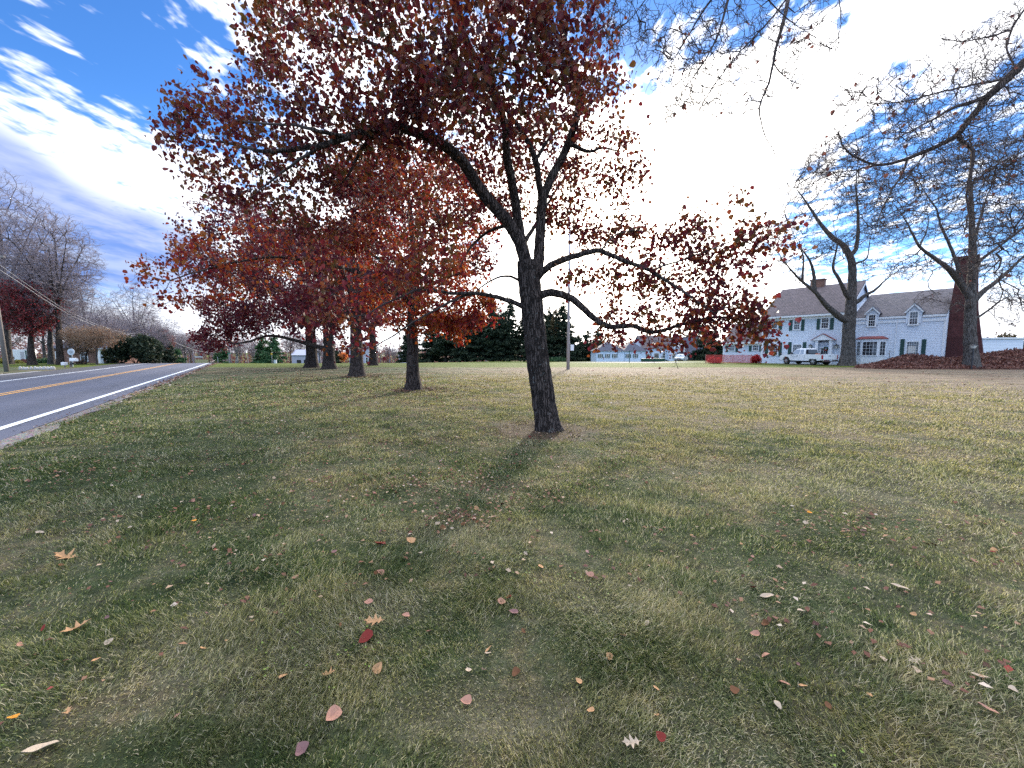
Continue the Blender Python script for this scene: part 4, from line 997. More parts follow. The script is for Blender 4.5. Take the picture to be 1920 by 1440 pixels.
# ---- the tree beside the camera whose limbs hang into the picture from the right and above
def overhead_tree():
    o = np.array([12.6, 5.2, 0.]); rg = np.random.default_rng(77); G = []
    def P(*a): return np.array(at(*a))-o
    G.append(([(0,0,-.3),(0,0,1),(.05,0,2.6),(-.1,.1,4.6),(-.2,.1,7),(-.3,.2,9.5),(-.6,.4,12),(-1.2,.6,14)], .42, .12))
    def g(pts, a, b, pre=()): G.append(([np.array(q, float) for q in pre]+[P(*p) for p in pts], a, b))
    g([(1990,60,7.0),(1920,118,6.9),(1886,150,6.8),(1852,182,6.7),(1826,214,6.6),(1800,248,6.5),(1782,262,6.5),(1766,270,6.4),(1735,284,6.4),(1698,299,6.4),(1665,308,6.4),(1638,310,6.4),(1612,298,6.4),(1587,286,6.3),(1578,270,6.3),(1572,250,6.3)], .15, .010, [(-.2,.1,7.2),(-1.6,.8,7.6)])
    g([(1800,250,6.5),(1801,262,6.4),(1806,274,6.4),(1822,272,6.3),(1828,282,6.3),(1824,300,6.3),(1820,330,6.2),(1811,360,6.2),(1818,400,6.2),(1806,440,6.1)], .035, .006)
    g([(1856,176,6.7),(1820,192,6.5),(1783,203,6.4),(1750,224,6.3),(1719,239,6.2),(1700,250,6.2),(1677,261,6.1)], .04, .007)
    g([(1890,146,6.8),(1830,158,6.6),(1766,172,6.4),(1700,190,6.3),(1640,196,6.2),(1600,185,6.1)], .022, .004)
    g([(1700,299,6.4),(1690,330,6.3),(1670,360,6.2),(1650,400,6.1),(1640,440,6.0)], .018, .004)
    g([(1640,310,6.4),(1600,320,6.3),(1560,322,6.2),(1520,325,6.1)], .016, .004)
    g([(1740,285,6.4),(1720,310,6.3),(1690,345,6.2)], .014, .004)
    g([(2000,-60,7.5),(1920,18,7.3),(1905,40,7.2),(1894,60,7.2),(1886,92,7.1),(1900,120,7.0)], .05, .012, [(-.3,.2,9.2),(-1.8,1.2,9.6)])
    g([(1894,60,7.2),(1850,70,7.),(1800,80,6.9),(1760,70,6.8)], .018, .004)
    g([(1990,400,6.5),(1920,425,6.4),(1895,445,6.3),(1870,458,6.3),(1840,462,6.2),(1800,470,6.1)], .07, .006, [(-.1,.1,4.2),(-2,.6,4.2)])
    g([(1990,260,6.3),(1930,280,6.2),(1880,300,6.2),(1840,330,6.1),(1810,350,6.0)], .035, .004, [(-.1,.1,5.2),(-2.5,.8,5.0)])
    # limbs that arch over the frame and droop in from the top
    g([(1700,-420,6.2),(1560,-160,5.6),(1480,-10,5.5),(1455,25,5.5),(1433,50,5.5),(1408,75,5.5),(1390,95,5.5),(1365,125,5.5),(1345,150,5.5),(1325,180,5.5),(1309,209,5.5)], .07, .006, [(-.5,.3,11),(-3,1,12)])
    g([(1480,-10,5.5),(1474,20,5.45),(1463,64,5.4),(1452,100,5.4),(1450,115,5.4),(1443,155,5.4),(1430,182,5.4),(1420,203,5.4),(1428,225,5.4),(1431,252,5.4),(1448,280,5.4),(1463,303,5.4)], .028, .0035)
    g([(1450,115,5.4),(1462,140,5.4),(1490,155,5.4),(1502,158,5.4)], .010, .003)
    g([(1431,252,5.4),(1410,275,5.4),(1390,290,5.4)], .006, .0025)
    g([(1440,-200,5.4),(1385,-60,5.3),(1365,0,5.3),(1348,64,5.3),(1335,90,5.3),(1313,128,5.3),(1295,150,5.3),(1279,171,5.3),(1268,195,5.3),(1266,210,5.3)], .035, .004)
    g([(1560,-160,5.6),(1570,-30,5.6),(1578,26,5.6),(1577,50,5.6),(1574,70,5.6),(1560,92,5.6)], .016, .003)
    g([(1385,-60,5.3),(1330,0,5.5),(1300,50,5.7),(1270,100,5.8),(1240,150,6.0)], .02, .003)
    g([(1440,-200,5.4),(1260,-60,5.6),(1210,0,5.8),(1180,40,6.0),(1150,60,6.2),(1120,90,6.4)], .02, .003)
    g([(1385,-60,5.3),(1420,-20,5.3),(1480,40,5.3),(1530,70,5.3)], .014, .003)
    CL = [(1760,250,6.3,.5),(1830,300,6.3,.55),(1900,260,6.5,.6),(1880,170,6.7,.6),(1910,400,6.3,.5),(1870,520,6.3,.35),(1910,560,6.3,.35),(1740,380,6.2,.4),(1700,230,6.3,.4),(1860,340,6.2,.5),(1900,130,7,.5),(1820,200,6.5,.5),(1180,30,6.,.42),(1140,70,6.3,.35),(1215,70,6.,.4),(1120,20,6.3,.35),(1260,60,5.7,.5),(1260,130,5.9,.4),(1300,100,5.5,.45),(1330,40,5.4,.45),(1340,120,5.4,.35),(1400,40,5.4,.45),(1390,140,5.4,.35),(1450,60,5.3,.4),
          (1270,190,5.3,.25),(1300,190,5.4,.25),(1430,180,5.4,.2),(1480,110,5.4,.3),(1520,40,5.4,.4),(1555,80,5.5,.22),(1490,150,5.4,.15),(1390,200,5.4,.2),(1340,190,5.4,.25),(1250,215,5.5,.15),
          (1590,190,6.1,.3),(1620,160,6.2,.35),(1660,200,6.2,.45),(1700,160,6.3,.5),(1750,190,6.4,.55),(1800,140,6.5,.5),(1850,120,6.7,.45),(1880,90,6.9,.4),(1790,75,6.9,.35),(1850,60,7,.35),(1900,30,7.2,.4),
          (1570,260,6.2,.4),(1540,320,6.1,.4),(1600,330,6.2,.45),(1650,270,6.2,.4),(1650,350,6.1,.45),(1700,330,6.2,.45),(1720,260,6.2,.4),(1640,410,6.0,.35),(1690,390,6.1,.4),
          (1850,240,6.4,.5),(1900,200,6.6,.5),(1870,300,6.2,.5),(1910,340,6.2,.45),(1840,360,6.1,.45),(1890,400,6.2,.4),(1800,420,6.1,.35),(1850,440,6.1,.35),(1900,470,6.2,.35),(1820,490,6.,.3),(1760,350,6.2,.35),(1780,300,6.3,.3)]
    T = np.concatenate([blob(np.array(at(px, py, Yc))-o, r, int(330*r**1.6)+6, rg) for px, py, Yc, r in CL])
    sk = skeleton(G, T, bf=.25, step=.12, jit=.10, rg=rg, rtip=.0030, expo=2.2, minz=50, droop=-.15, gp=0)
    PP, PA, RR, n0, gid = sk
    root = thing('bare_tree', 'large bare tree at the right edge, its dark limbs reaching over the lawn', 'tree', o)
    lv = leaves_mesh('foliage', leaf_points(PP, PA, RR, 230, .02, .006, rg, nmin=n0), .05, MAT['leaf_brownred'], rg)
    finish_tree(root, sk, MAT['bark_dark'], MAT['twig_dark'], twigs(PP, PA, RR, 2, .20, .010, .0024, rg=rg, frac=.9), lv)
overhead_tree()

# ------------------------------------------------------------------ conifers, shrubs, woods
def conifer(label, loc, H, rc, seed, mat='needle_dark', n=9000, size=.42, bare=.06, loose=0., name='spruce_tree', group='evergreens behind the lawn', rz=0):
    rg = np.random.default_rng(seed); root = thing(name, label, 'tree', loc, rz, group)
    nb = int(H*7); hb = H*bare+(H*(1-bare))*np.sort(rg.random(nb))**(1.15); ang = rg.uniform(0, 2*pi, nb)
    prof = rc*np.clip((H-hb)/(H*(1-bare)), 0, 1)**(.75+.2*loose)*rg.uniform(.62-.2*loose, 1.1, nb)+.15
    w = prof**1.5; k = rg.choice(nb, n, p=w/w.sum()); t = rg.random(n)**.6
    rad = prof[k]*t; a = ang[k]+rg.normal(0, .10, n)/np.maximum(t, .3)
    z = hb[k]-rad*(.28 if loose < .5 else .0)+rad**2/(rc+.1)*.12+rg.normal(0, .10+.1*loose, n)
    C = np.stack([np.cos(a)*rad, np.sin(a)*rad, z], 1)
    chains = []
    for i in range(0, nb, 1):
        L = prof[i]*.95; chains.append((np.array([[0,0,hb[i]],[cos(ang[i])*L*.5,sin(ang[i])*L*.5,hb[i]-L*.12],[cos(ang[i])*L,sin(ang[i])*L,hb[i]-L*.18]]), np.array([.03+.01*L, .02, .008])))
    chains.insert(0, (np.array([[0,0,-.3],[0,0,H*.3],[0,0,H*.6],[0,0,H*.97]]), np.array([H*.017+.05, H*.014+.04, H*.01+.02, .02])))
    link('trunk', tube_mesh('trunk', chains, MAT['bark_dark']), root)
    link('foliage', leaves_mesh('foliage', C, size, MAT[mat], rg, hang=.35, simple=True, narrow=.55), root)
    return root
c1 = conifer('tall dark spruce left of the leaning near trunk', gat(955, 112), 18.5, 4.6, 301, n=15000, size=.55, bare=.08)
c2 = conifer('tall sunlit pine between the near trunk and the flagpole', gat(1041, 118), 17.0, 4.0, 302, 'needle_warm', 5200, .55, .2, 1., 'pine_tree')
c3 = conifer('short dark spruce just right of the flagpole', gat(1086, 120), 8.8, 2.6, 303, n=6500, size=.45)
c4 = conifer('ragged dark pine left of the left basketball hoop, taller than its neighbours', gat(925, 114), 17.0, 4.6, 305, 'needle_dark', 11000, .5, .14, 1., 'pine_tree')
con = [(920,110,1.0,1.05,c4,'dark spruce above the left basketball hoop'),(983,116,2.0,.86,c4,'dark spruce half hidden behind the near trunk'),(1012,112,2.9,.85,c1,'lower spruce just right of the near trunk'),(890,114,.4,.85,c4,'low spruce left of the left basketball hoop'),
 (1056,114,3.1,.85,c1,'dense dark spruce directly behind the flagpole'),(862,116,4.1,.78,c1,'low dark spruce beside the second trunk of the row'),(836,112,5.0,.85,c4,'broad dark spruce right of the second trunk'),(812,118,.9,.75,c1,'dark spruce showing just right of the second trunk'),
 (1072,116,1.2,.85,c3,'small spruce with a pointed top right of the flagpole'),(1100,122,2.2,1.1,c3,'pointed spruce midway between the flagpole and the white building'),(1112,118,3.0,.72,c3,'low spruce near the low white building'),
 (1120,126,4.4,1.2,c3,'warm-lit spruce behind the left end of the low white building'),(1320,98,1.8,1.05,c3,'dark spruce behind the silver car'),(1337,92,2.8,.9,c3,'dark spruce left of the red shrub'),(1300,118,.3,1.5,c3,'spruce behind the dark-roofed garage'),
 (938,124,3.6,.95,c4,'farther spruce behind the left basketball hoop'),(1030,125,4.2,.95,c4,'spruce below the sunlit pine'),(770,122,2.4,.66,c1,'dark spruce left of the second trunk'),(945,108,1.9,.66,c1,'low spruce right behind the left basketball hoop'),(1000,107,3.4,.66,c1,'lowest spruce at the foot of the near trunk'),(905,108,5.5,.66,c1,'low spruce filling the gap left of the basketball hoop'),(875,106,.6,.66,c1,'low spruce at the lawn edge under the red leaves')]
for px, Yd, rz, s, src, lab in con: dup(src, gat(px, Yd), rz, lab, (s*1.45, s*1.45, s*1.12) if src in (c1, c4) else (s*1.35, s*1.35, s*1.05))
conifer('green pine above the yellow-topped pole across the lawn', gat(515, 98), 7.6, 3.6, 311, 'needle_green', 5200, .45, .05, 0, 'pine_tree')
conifer('rounded green pine just left of the leftmost trunk of the row', gat(494, 104), 8.0, 3.5, 312, 'needle_green', 5200, .45, .05, 0, 'pine_tree')
conifer('small dark evergreen behind the green street sign', gat(416, 108), 5.4, 2.6, 313, 'needle_green', 3000, .4)
conifer('dark evergreen just left of the farther utility pole', gat(306, 82), 7.6, 2.5, 314, 'needle_dark', 5200, .4)
conifer('low dark evergreen right of the farther utility pole', gat(333, 92), 3.6, 1.9, 315, 'needle_green', 2600, .35)
conifer('dark evergreen between the third and fourth trunks', gat(632, 128), 4.6, 1.5, 316, 'needle_dark', 1500, .4)
conifer('grey-green evergreen behind the flat white shed at the right edge', gat(1878, 66), 4.9, 4.6, 317, 'needle_warm', 7000, .35, .3, 1., 'pine_tree')
def shrub(label, loc, rx, rz_, seed, mat, n, size, name='shrub', ry=None, group=None, cat='shrub'):
    rg = np.random.default_rng(seed); root = thing(name, label, cat, loc, 0, group); ry = ry or rx
    lc = rg.normal(0, 1, (14, 3)); lc /= np.linalg.norm(lc, axis=1, keepdims=True); lc[:, 2] = np.abs(lc[:, 2])*.9
    k = rg.integers(0, 14, n); v = rg.normal(0, 1, (n, 3)); v /= np.linalg.norm(v, axis=1, keepdims=True)
    p = lc[k]*.62+v*.42*(rg.random(n)**.35)[:, None]
    C = p*np.array([rx, ry, rz_]); C[:, 2] = np.maximum(C[:, 2]+rz_*.25, .03)
    ch = [(np.array([[0,0,-.1],[c[0]*rx*.35,c[1]*ry*.35,rz_*.3],[c[0]*rx*.75,c[1]*ry*.75,max(.1,c[2]*rz_*.9)]]), np.array([.04,.025,.01])) for c in lc]
    link('stems', tube_mesh('stems', ch, MAT['bark_dark']), root)
    link('foliage', leaves_mesh('foliage', C, size, MAT[mat], rg, hang=.1, simple=True), root); return root
shrub('large dark mounded evergreen bush beside the far side of the road', gat(254, 52), 3.15, 3.5, 320, 'needle_dark', 16000, .24, 'evergreen_bush')
shrub('rounded green hedge between the red maple and the pale trunk', gat(77, 51), 1.05, .62, 330, 'hedge_green', 2600, .12, 'hedge')
shrub('yellow-green low shrub right behind the grey pole', gat(33, 52), .55, .42, 331, 'hedge_yellow', 1200, .10)
shrub('yellow-green low shrub at the left edge behind the pole', gat(2, 50), .7, .6, 332, 'hedge_yellow', 1500, .10)
shrub('brownish-red low hedge below the white camper', gat(43, 56), .9, .55, 333, 'leaf_brownred', 1800, .11, 'hedge')
shrub('low brown bush beside the small tan tree', gat(152, 46), .45, .5, 334, 'leaf_tan', 900, .09)
shrub('bright red wide shrub at the left end of the red netting', gat(1339, 50.5), 1.0, .82, 335, 'leaf_bush_red', 4200, .09, ry=.7)
shrub('round dark red shrub at the left corner of the white house', gat(1418, 49.4), .68, .98, 336, 'leaf_bush_red', 4000, .09)
shrub('thin brown bush at the window of the flat white shed', (50.6, 41.0, .3), .7, .7, 337, 'leaf_tan', 260, .09)
shrub('low dark shrubs under the right basketball hoop', gat(1046, 100), 3.0, 1.0, 338, 'hedge_green', 1500, .3)
# hazy woods beyond everything
def woods():
    rg = np.random.default_rng(401)
    n = 70000; X = rg.uniform(-420, 330, n); Yw = rg.uniform(150, 200, n)
    H_ = 7.5+2*np.sin(X*.045)+1.6*np.sin(X*.13+1)+1.2*np.sin(X*.37)+2.5*(X < -60)
    Zw = hgt(X, Yw)+rg.random(n)**1.3*H_
    C = np.stack([X, Yw, Zw], 1)
    ch = []
    for i in range(900):
        x = rg.uniform(-420, 330); y = rg.uniform(150, 200); h = 7+rg.random()*5; z = float(hgt(x, y)); a = rg.uniform(-1, 1, (4, 2))
        ch.append((np.array([[x,y,z-.3],[x+a[0][0]*.4,y,z+h*.5],[x+a[1][0],y,z+h]]), np.array([.22,.14,.03])))
        for q in (2, 3): ch.append((np.array([[x,y,z+h*.35],[x+a[q][0]*2.5,y+a[q][1]*2,z+h*.85]]), np.array([.09,.02])))
    m1 = tube_mesh('woods', ch, MAT['twig_haze']); o = link('distant_woods', leaves_mesh('w', C, .95, MAT['leaf_brownred'], rg, simple=True, hang=0, narrow=.5))
    tag(o, 'far brown belt of leafless woodland beyond the lawn', 'woods', kind='stuff')
    p = link('stems', m1, o); p['kind'] = 'stuff'
woods()

# ------------------------------------------------------------------ buildings
def obox(m, O, u, n, a0, a1, b0, b1, z0, z1):
    """box in a turned frame: u runs along the wall, n points out of it"""
    O, u, n = (np.array(q, float) for q in (O, u, n)); up = np.array([0,0,1.])
    P = [O+u*a+n*b+up*z for z in (z0, z1) for a, b in ((a0,b0),(a1,b0),(a1,b1),(a0,b1))]
    return m.add(P, [(0,3,2,1),(4,5,6,7),(0,1,5,4),(1,2,6,5),(2,3,7,6),(3,0,4,7)])
def window(root, O, u, n, a0, a1, z0, z1, nx=3, ny=4, trim=.09, sash=True, pane='glass', name='window', arch=False):
    m = MB(); e = .045
    obox(m, O, u, n, a0-trim, a0, 0, e, z0-trim, z1+trim); obox(m, O, u, n, a1, a1+trim, 0, e, z0-trim, z1+trim)
    obox(m, O, u, n, a0, a1, 0, e, z1, z1+trim); obox(m, O, u, n, a0-trim*1.3, a1+trim*1.3, 0, e+.03, z0-trim*1.1, z0-.003)
    b = .022
    for i in range(1, nx): a = a0+(a1-a0)*i/nx; obox(m, O, u, n, a-b*.5, a+b*.5, .012, .026, z0, z1)
    for j in range(1, ny):
        z = z0+(z1-z0)*j/ny; h = b*1.4 if sash and j == ny//2 else b*.5; obox(m, O, u, n, a0, a1, .0125, .0245 if h < b else .034, z-h, z+h)
    w = m.build(name, MAT['white_trim'], root)
    g = MB(); obox(g, O, u, n, a0, a1, -.02, .010, z0, z1); g.build('pane', MAT[pane], w); return w
def shutter(root, O, u, n, a0, a1, z0, z1):
    m = MB(); s = .05
    obox(m, O, u, n, a0, a0+s, .003, .05, z0, z1); obox(m, O, u, n, a1-s, a1, .003, .05, z0, z1)
    for z in (z0, (z0+z1)/2-s/2, z1-s): obox(m, O, u, n, a0+s, a1-s, .003, .047, z, z+s)
    k = int((z1-z0)/.07)
    for i in range(k):
        z = z0+s+(z1-z0-2*s)*i/k; obox(m, O, u, n, a0+s, a1-s, .004, .030, z, z+.035)
    obox(m, O, u, n, a0+s, a1-s, .002, .012, z0+s, z1-s)
    return m.build('shutter', MAT['shutter_green'], root)

TH = R(-51.66); HP = np.array([33.1, 51.3, 0.]); HU = np.array([cos(TH), sin(TH), 0]); HB = np.array([-sin(TH), cos(TH), 0])
def hs(px, py, off=0.):
    """pixel -> (distance along the front, height) on the front wall set back by off"""
    d = ray(px, py); c = np.array([0, 0, EYE]); t = np.dot(HP+HB*off-c, HB)/np.dot(d, HB); p = c+d*t-HP
    return float(np.dot(p, HU)), float(p[2])
def hrect(x0, x1, y0, y1, off=0.):
    xm, ym = (x0+x1)/2, (y0+y1)/2
    return hs(x0, ym, off)[0], hs(x1, ym, off)[0], hs(xm, y1, off)[1], hs(xm, y0, off)[1]

def white_house():
    L1, L2, D1, He, Hr, We, Wr, D2, OF = 8.46, 7.65, 7.4, 6.07, 10.2, 5.28, 8.75, 10.8, 1.53
    L0, OL = 5.2, .9; E0 = 2.95
    root = thing('white_house', 'large white clapboard house with slate roofs and green shutters behind the pickup', 'house', HP, TH)
    U = (1,0,0); NF = (0,-1,0)
    T = L1+L2
    w = MB()
    w.prism([(0,-.3),(2*D1,-.3),(2*D1,He),(D1,Hr),(0,He)], 'x', 0, L1)
    D2r = 2*D2-OF
    w.prism([(OF,-.3),(D2r,-.3),(D2r,We),(D2,Wr),(OF,We)], 'x', L1+.002, T)
    w.prism([(OL,-.3),(OL+8,-.3),(OL+8,E0),(OL+4,E0+2.6),(OL,E0)], 'x', -L0, -.002)
    w.build('wall', MAT['white_siding'], root)
    def roof(name, x0, x1, y0, ym, y1, ze, zr, mat, th=.16, ov=.35, side=.22):
        m = MB(); k = (zr-ze)/(ym-y0)
        for sgn, ye in ((-1, y0), (1, y1)):
            yo = ye+sgn*ov; zo = ze-ov*k
            m.slab([(x0-side,yo,zo+.16),(x1+side,yo,zo+.16),(x1+side,ym,zr+.16),(x0-side,ym,zr+.16)], th)
        return m.build(name, mat, root)
    r1 = roof('roof', 0, L1, 0, D1, 2*D1, He, Hr, MAT['slate_roof'])
    roof('roof', L1+.24, T, OF, D2, D2r, We, Wr, MAT['slate_roof_dark'], side=.0, ov=.03)
    roof('roof', -L0, -.25, OL, OL+4, OL+8, E0, E0+2.6, MAT['slate_roof'], side=.0)
    # rake trim on the gable toward the wing, cornices and gutters
    DQ = [hs(x, 588, OF)[0] for x in (1624.5, 1648, 1700.5, 1731)]
    for (a0, a1, off, z, ov) in ((-.2, L1+.2, 0, He, .35), (L1+.25, DQ[0], OF, We, .03), (DQ[1], DQ[2], OF, We, .03), (DQ[3], T+.02, OF, We, .03), (-L0, -.25, OL, E0, .35)):
        t = MB(); k = {0: (Hr-He)/D1, OF: (Wr-We)/(D2-OF), OL: 2.6/4}[off]
        t.box(a0, a1, off-ov-.10, off-ov-.002 if ov < .1 else off-ov+.02, z-ov*k-.12, z-ov*k+.10)
        if ov > .1: t.box(a0, a1, off-ov+.019, off-.002, z-.34, z-.25)
        t.build('gutter', MAT['white_trim'], root)
        MB().box(a0, a1, off-.06, off-.003, z-.60, z-.345).build('frieze_board', MAT['white_trim'], root)
    for x, y, z in ((0, 0, He), (L1-.158, 0, He), (L1+.25, OF, We), (T-.155, OF, We), (-L0, OL, E0)):
        MB().box(x-.002, x+.158, y-.03, y-.002, 0, z-.62).build('corner_board', MAT['white_trim'], root)
    t = MB(); k = (Hr-He)/D1
    t.slab([(L1+.225, -.35, He-.35*k-.05), (L1+.262, -.35, He-.35*k-.05), (L1+.262, D1, Hr-.05), (L1+.225, D1, Hr-.05)], .2)
    t.slab([(L1+.225, D1, Hr-.05), (L1+.262, D1, Hr-.05), (L1+.262, 2*D1+.35, He-.35*k-.05), (L1+.225, 2*D1+.35, He-.35*k-.05)], .2)
    t.build('rake_board', MAT['white_trim'], root)
    s_, _ = hs(1679, 640, OF)
    MB().tube([(s_, OF-.10, We-.5), (s_, OF-.08, .1)], .045, 8).build('downspout', MAT['white_trim'], root)
    s_, _ = hs(1584, 640, 0)
    MB().tube([(L1-.3, -.10, He-.5), (L1-.3, -.08, .1)], .045, 8).build('downspout', MAT['white_trim'], root)
    def win(x0, x1, y0, y1, off=0., nx=3, ny=4, sh=None, sy=None, **kw):
        a0, a1, z0, z1 = hrect(x0, x1, y0, y1, off); O = (0, off, 0)
        window(root, O, U, NF, a0, a1, z0, z1, nx, ny, **kw)
        for q in (sh or []):
            b0, b1, c0, c1 = hrect(q[0], q[1], (sy or (y0-2, y1+2))[0], (sy or (y0-2, y1+2))[1], off); shutter(root, O, U, NF, b0, b1, c0, c1)
    # main block, upstairs
    win(1447, 1457, 600, 615, 0, sh=[(1437,1443.5),(1460.5,1467)], sy=(597,618))
    win(1489.5, 1499.5, 598.5, 617.5, 0, sh=[(1480,1486),(1502.5,1508.5)], sy=(597,620))
    win(1541, 1553, 594.5, 615, 0, sh=[(1531.5,1537.5),(1556.5,1563.5)], sy=(593.5,618))
    # downstairs
    win(1444, 1457.5, 648.5, 665.5, 0, 4, 4, sash=False, sh=[(1434.5,1440.5),(1460.5,1466)], sy=(642,668.5))
    win(1487, 1502, 646.5, 665.5, 0, 5, 4, sash=False, sh=[(1477.5,1484),(1505,1511.5)], sy=(641.5,668))
    # low left wing
    win(1368, 1377, 646.5, 657.5, OL, 3, 4, sh=[(1361.5,1365.5),(1379.5,1384)], sy=(645,660))
    win(1412, 1421.5, 645.5, 657, OL, 3, 4, sh=[(1404.5,1409.5),(1424,1427)], sy=(644,659))
    # right wing: broad window with bright curtains, and shutters
    win(1700.5, 1721.5, 641, 664.5, OF, 5, 5, sash=False, sh=[(1687.5,1695.5),(1727.5,1736)], sy=(636,668), pane='glass')
    a0, a1, z0, z1 = hrect(1702, 1716.5, 649, 662, OF)
    MB().box(a0, a1, OF-.0118, OF-.0108, z0, z1).build('curtain', MAT['curtain_pale'], root)
    # wall dormers
    for (x0, x1, y0, y1, gx0, gx1, gy, py) in ((1629.5, 1641, 591, 611.5, 1622, 1651, 585, 576), (1706.5, 1720.5, 585.5, 608, 1698.5, 1735, 581, 569)):
        a0, a1, z0, z1 = hrect(x0, x1, y0, y1, OF); b0, _, c0, c1 = hrect(gx0, gx1, gy, gy+4, OF); b1 = hs(gx1, gy, OF)[0]; zt = hs((x0+x1)/2, py, OF)[1]
        mid = (a0+a1)/2; hw = (b1-b0)/2*.80; ze = c1-.02; zt = max(zt, ze+.62); dp = 4.2
        m = MB(); m.prism([(mid-hw, We-.75), (mid+hw, We-.75), (mid+hw, ze), (mid, zt-.08), (mid-hw, ze)], 'y', OF-.10, OF+dp); d = m.build('dormer', MAT['white_siding'], root)
        q = MB(); k = (zt-ze)/hw
        for sg in (-1, 1): q.slab([(mid+sg*(hw+.16), OF-.25, ze-.16*k+.06), (mid, OF-.25, zt+.06), (mid, OF+dp, zt+.06), (mid+sg*(hw+.16), OF+dp, ze-.16*k+.06)], .07)
        q.build('roof', MAT['slate_roof_dark'], d)
        q = MB()
        for sg in (-1, 1): q.slab([(mid+sg*(hw+.17), OF-.29, ze-.17*k), (mid, OF-.29, zt), (mid, OF-.252, zt), (mid+sg*(hw+.17), OF-.252, ze-.17*k)], .13)
        q.build('rake_board', MAT['white_trim'], d)
        window(root, (0, OF-.10, 0), U, NF, a0, a1, z0, z1, 3, 4, trim=.12)
    # portico with arched recess, door, wreath
    a0, a1, _, _ = hrect(1535, 1557, 634, 683); c = (a0+a1)/2; hw = (a1-a0)/2; zs = hs(1546, 641)[1]; zt = hs(1546, 634)[1]
    p0, _ = hs(1530, 650); p1, _ = hs(1562, 650); g0, _ = hs(1524.5, 636); g1, _ = hs(1567, 636); zg = hs(1546, 638)[1]; zp = hs(1546, 626.5)[1]
    hw_ = max(.75, hw); arc = [(c+hw_*cos(t_), zs+(zt-zs)*1.0*sin(t_)) for t_ in np.linspace(0, pi, 13)]
    m = MB(); PR = -.45
    left = [(p0, 0), (c-hw_, 0)]+[(x, z) for x, z in arc[::-1][:7]]+[(c, zg), (p0, zg)]
    right = [(c+hw_, 0), (p1, 0), (p1, zg), (c, zg)]+[(x, z) for x, z in arc[::-1][6:]]
    m.prism(left, 'y', PR, -.004); m.prism(right, 'y', PR, -.004)
    for x in (p0+.02, p1-.30): m.box(x, x+.28, PR-.06, PR-.002, 0, zg-.02)
    m.build('portico', MAT['white_trim'], root)
    m = MB(); m.prism([(g0, zg), (g1, zg), ((g0+g1)/2, zp)], 'y', PR-.22, -.006); ped = m.build('pediment', MAT['white_trim'], root)
    m = MB(); gm = (g0+g1)/2
    for xx in (g0, g1):
        sg = -1 if xx == g0 else 1; m.slab([(xx+sg*.08, PR-.30, zg+.02), (gm, PR-.30, zp+.07), (gm, -.007, zp+.07), (xx+sg*.08, -.007, zg+.02)], .05)
    m.build('roof', MAT['copper_red'], ped)
    MB().box(c-.46, c+.46, -.05, -.008, .02, 2.08).build('door', MAT['white_trim'], root)
    dr = bpy.data.objects[root.children[-1].name]
    window(dr, (0, -.05, 0), U, NF, c-.32, c+.32, .95, 1.95, 3, 3, trim=.04, sash=False)
    MB().tube([(c+.38, -.05, 1.0), (c+.38, -.11, 1.0)], .03, 8).build('handle', MAT['lamp_black'], dr)
    m = MB(); m.prism([(c+.52*cos(t_), zs-.05+.42*sin(t_)) for t_ in np.linspace(0, pi, 11)], 'y', -.035, -.009); m.build('fanlight', MAT['glass'], root)
    # bay window with low copper roof
    b0, _ = hs(1606, 650, OF); b1, _ = hs(1662, 650, OF); zb = hs(1634, 636, OF)[1]; i0, i1 = b0+.55, b1-.55; DP = .72
    m = MB(); m.prism([(b0, OF-.003), (b1, OF-.003), (i1, OF-DP), (i0, OF-DP)], 'z', 0, zb); bay = m.build('bay', MAT['white_trim'], root)
    m = MB(); m.add([(b0-.15,OF,zb+.004),(b1+.15,OF,zb+.004),(i1+.1,OF-DP-.15,zb+.004),(i0-.1,OF-DP-.15,zb+.004),(b0+.35,OF,zb+.34),(b1-.35,OF,zb+.34),(b0-.15,OF,zb+.07),(b1+.15,OF,zb+.07),(i1+.1,OF-DP-.15,zb+.07),(i0-.1,OF-DP-.15,zb+.07)],
          [(0,1,2,3),(0,3,9,6),(3,2,8,9),(2,1,7,8),(6,9,4),(9,8,5,4),(8,7,5),(0,6,4,5,7,1)]); m.build('roof', MAT['copper_red'], bay)
    z0 = hs(1628, 666, OF-DP)[1]; z1 = hs(1628, 641, OF-DP)[1]
    O = (0, OF-DP, 0); mid = (i0+i1)/2
    window(bay, O, U, NF, i0+.12, i1-.12, z0, z1, 4, 4, trim=.08, sash=False)
    for (pa, pb) in (((b0, OF), (i0, OF-DP)), ((i1, OF-DP), (b1, OF))):
        u = np.array([pb[0]-pa[0], pb[1]-pa[1], 0]); L = np.linalg.norm(u); u /= L; n = np.array([u[1], -u[0], 0])
        window(bay, (pa[0], pa[1], 0), u, n, .16, L-.16, z0, z1, 2, 4, trim=.06, sash=False)
    # chimneys: squat one on the ridge, massive tapering one at the end of the wing
    cx, _ = hs(1533, 545, D1)
    m = MB(); m.box(cx-.75, cx+.75, D1-.5, D1+.5, Hr-.6, Hr+.85); m.box(cx-.82, cx+.82, D1-.57, D1+.57, Hr+.853, Hr+1.0); m.build('chimney', MAT['brown_brick'], root)
    m = MB(); m.frust((T+.003, T+2.75, 3.6, 7.4), -.2, (T+.02, T+1.9, 3.9, 6.9), 6.0); m.frust((T+.02, T+1.9, 3.9, 6.9), 6.002, (T+.25, T+1.55, 4.3, 6.3), 11.1)
    m.box(T+.15, T+1.65, 4.2, 6.4, 11.102, 11.4); m.build('chimney', MAT['red_brick'], root)
    return root
white_house()
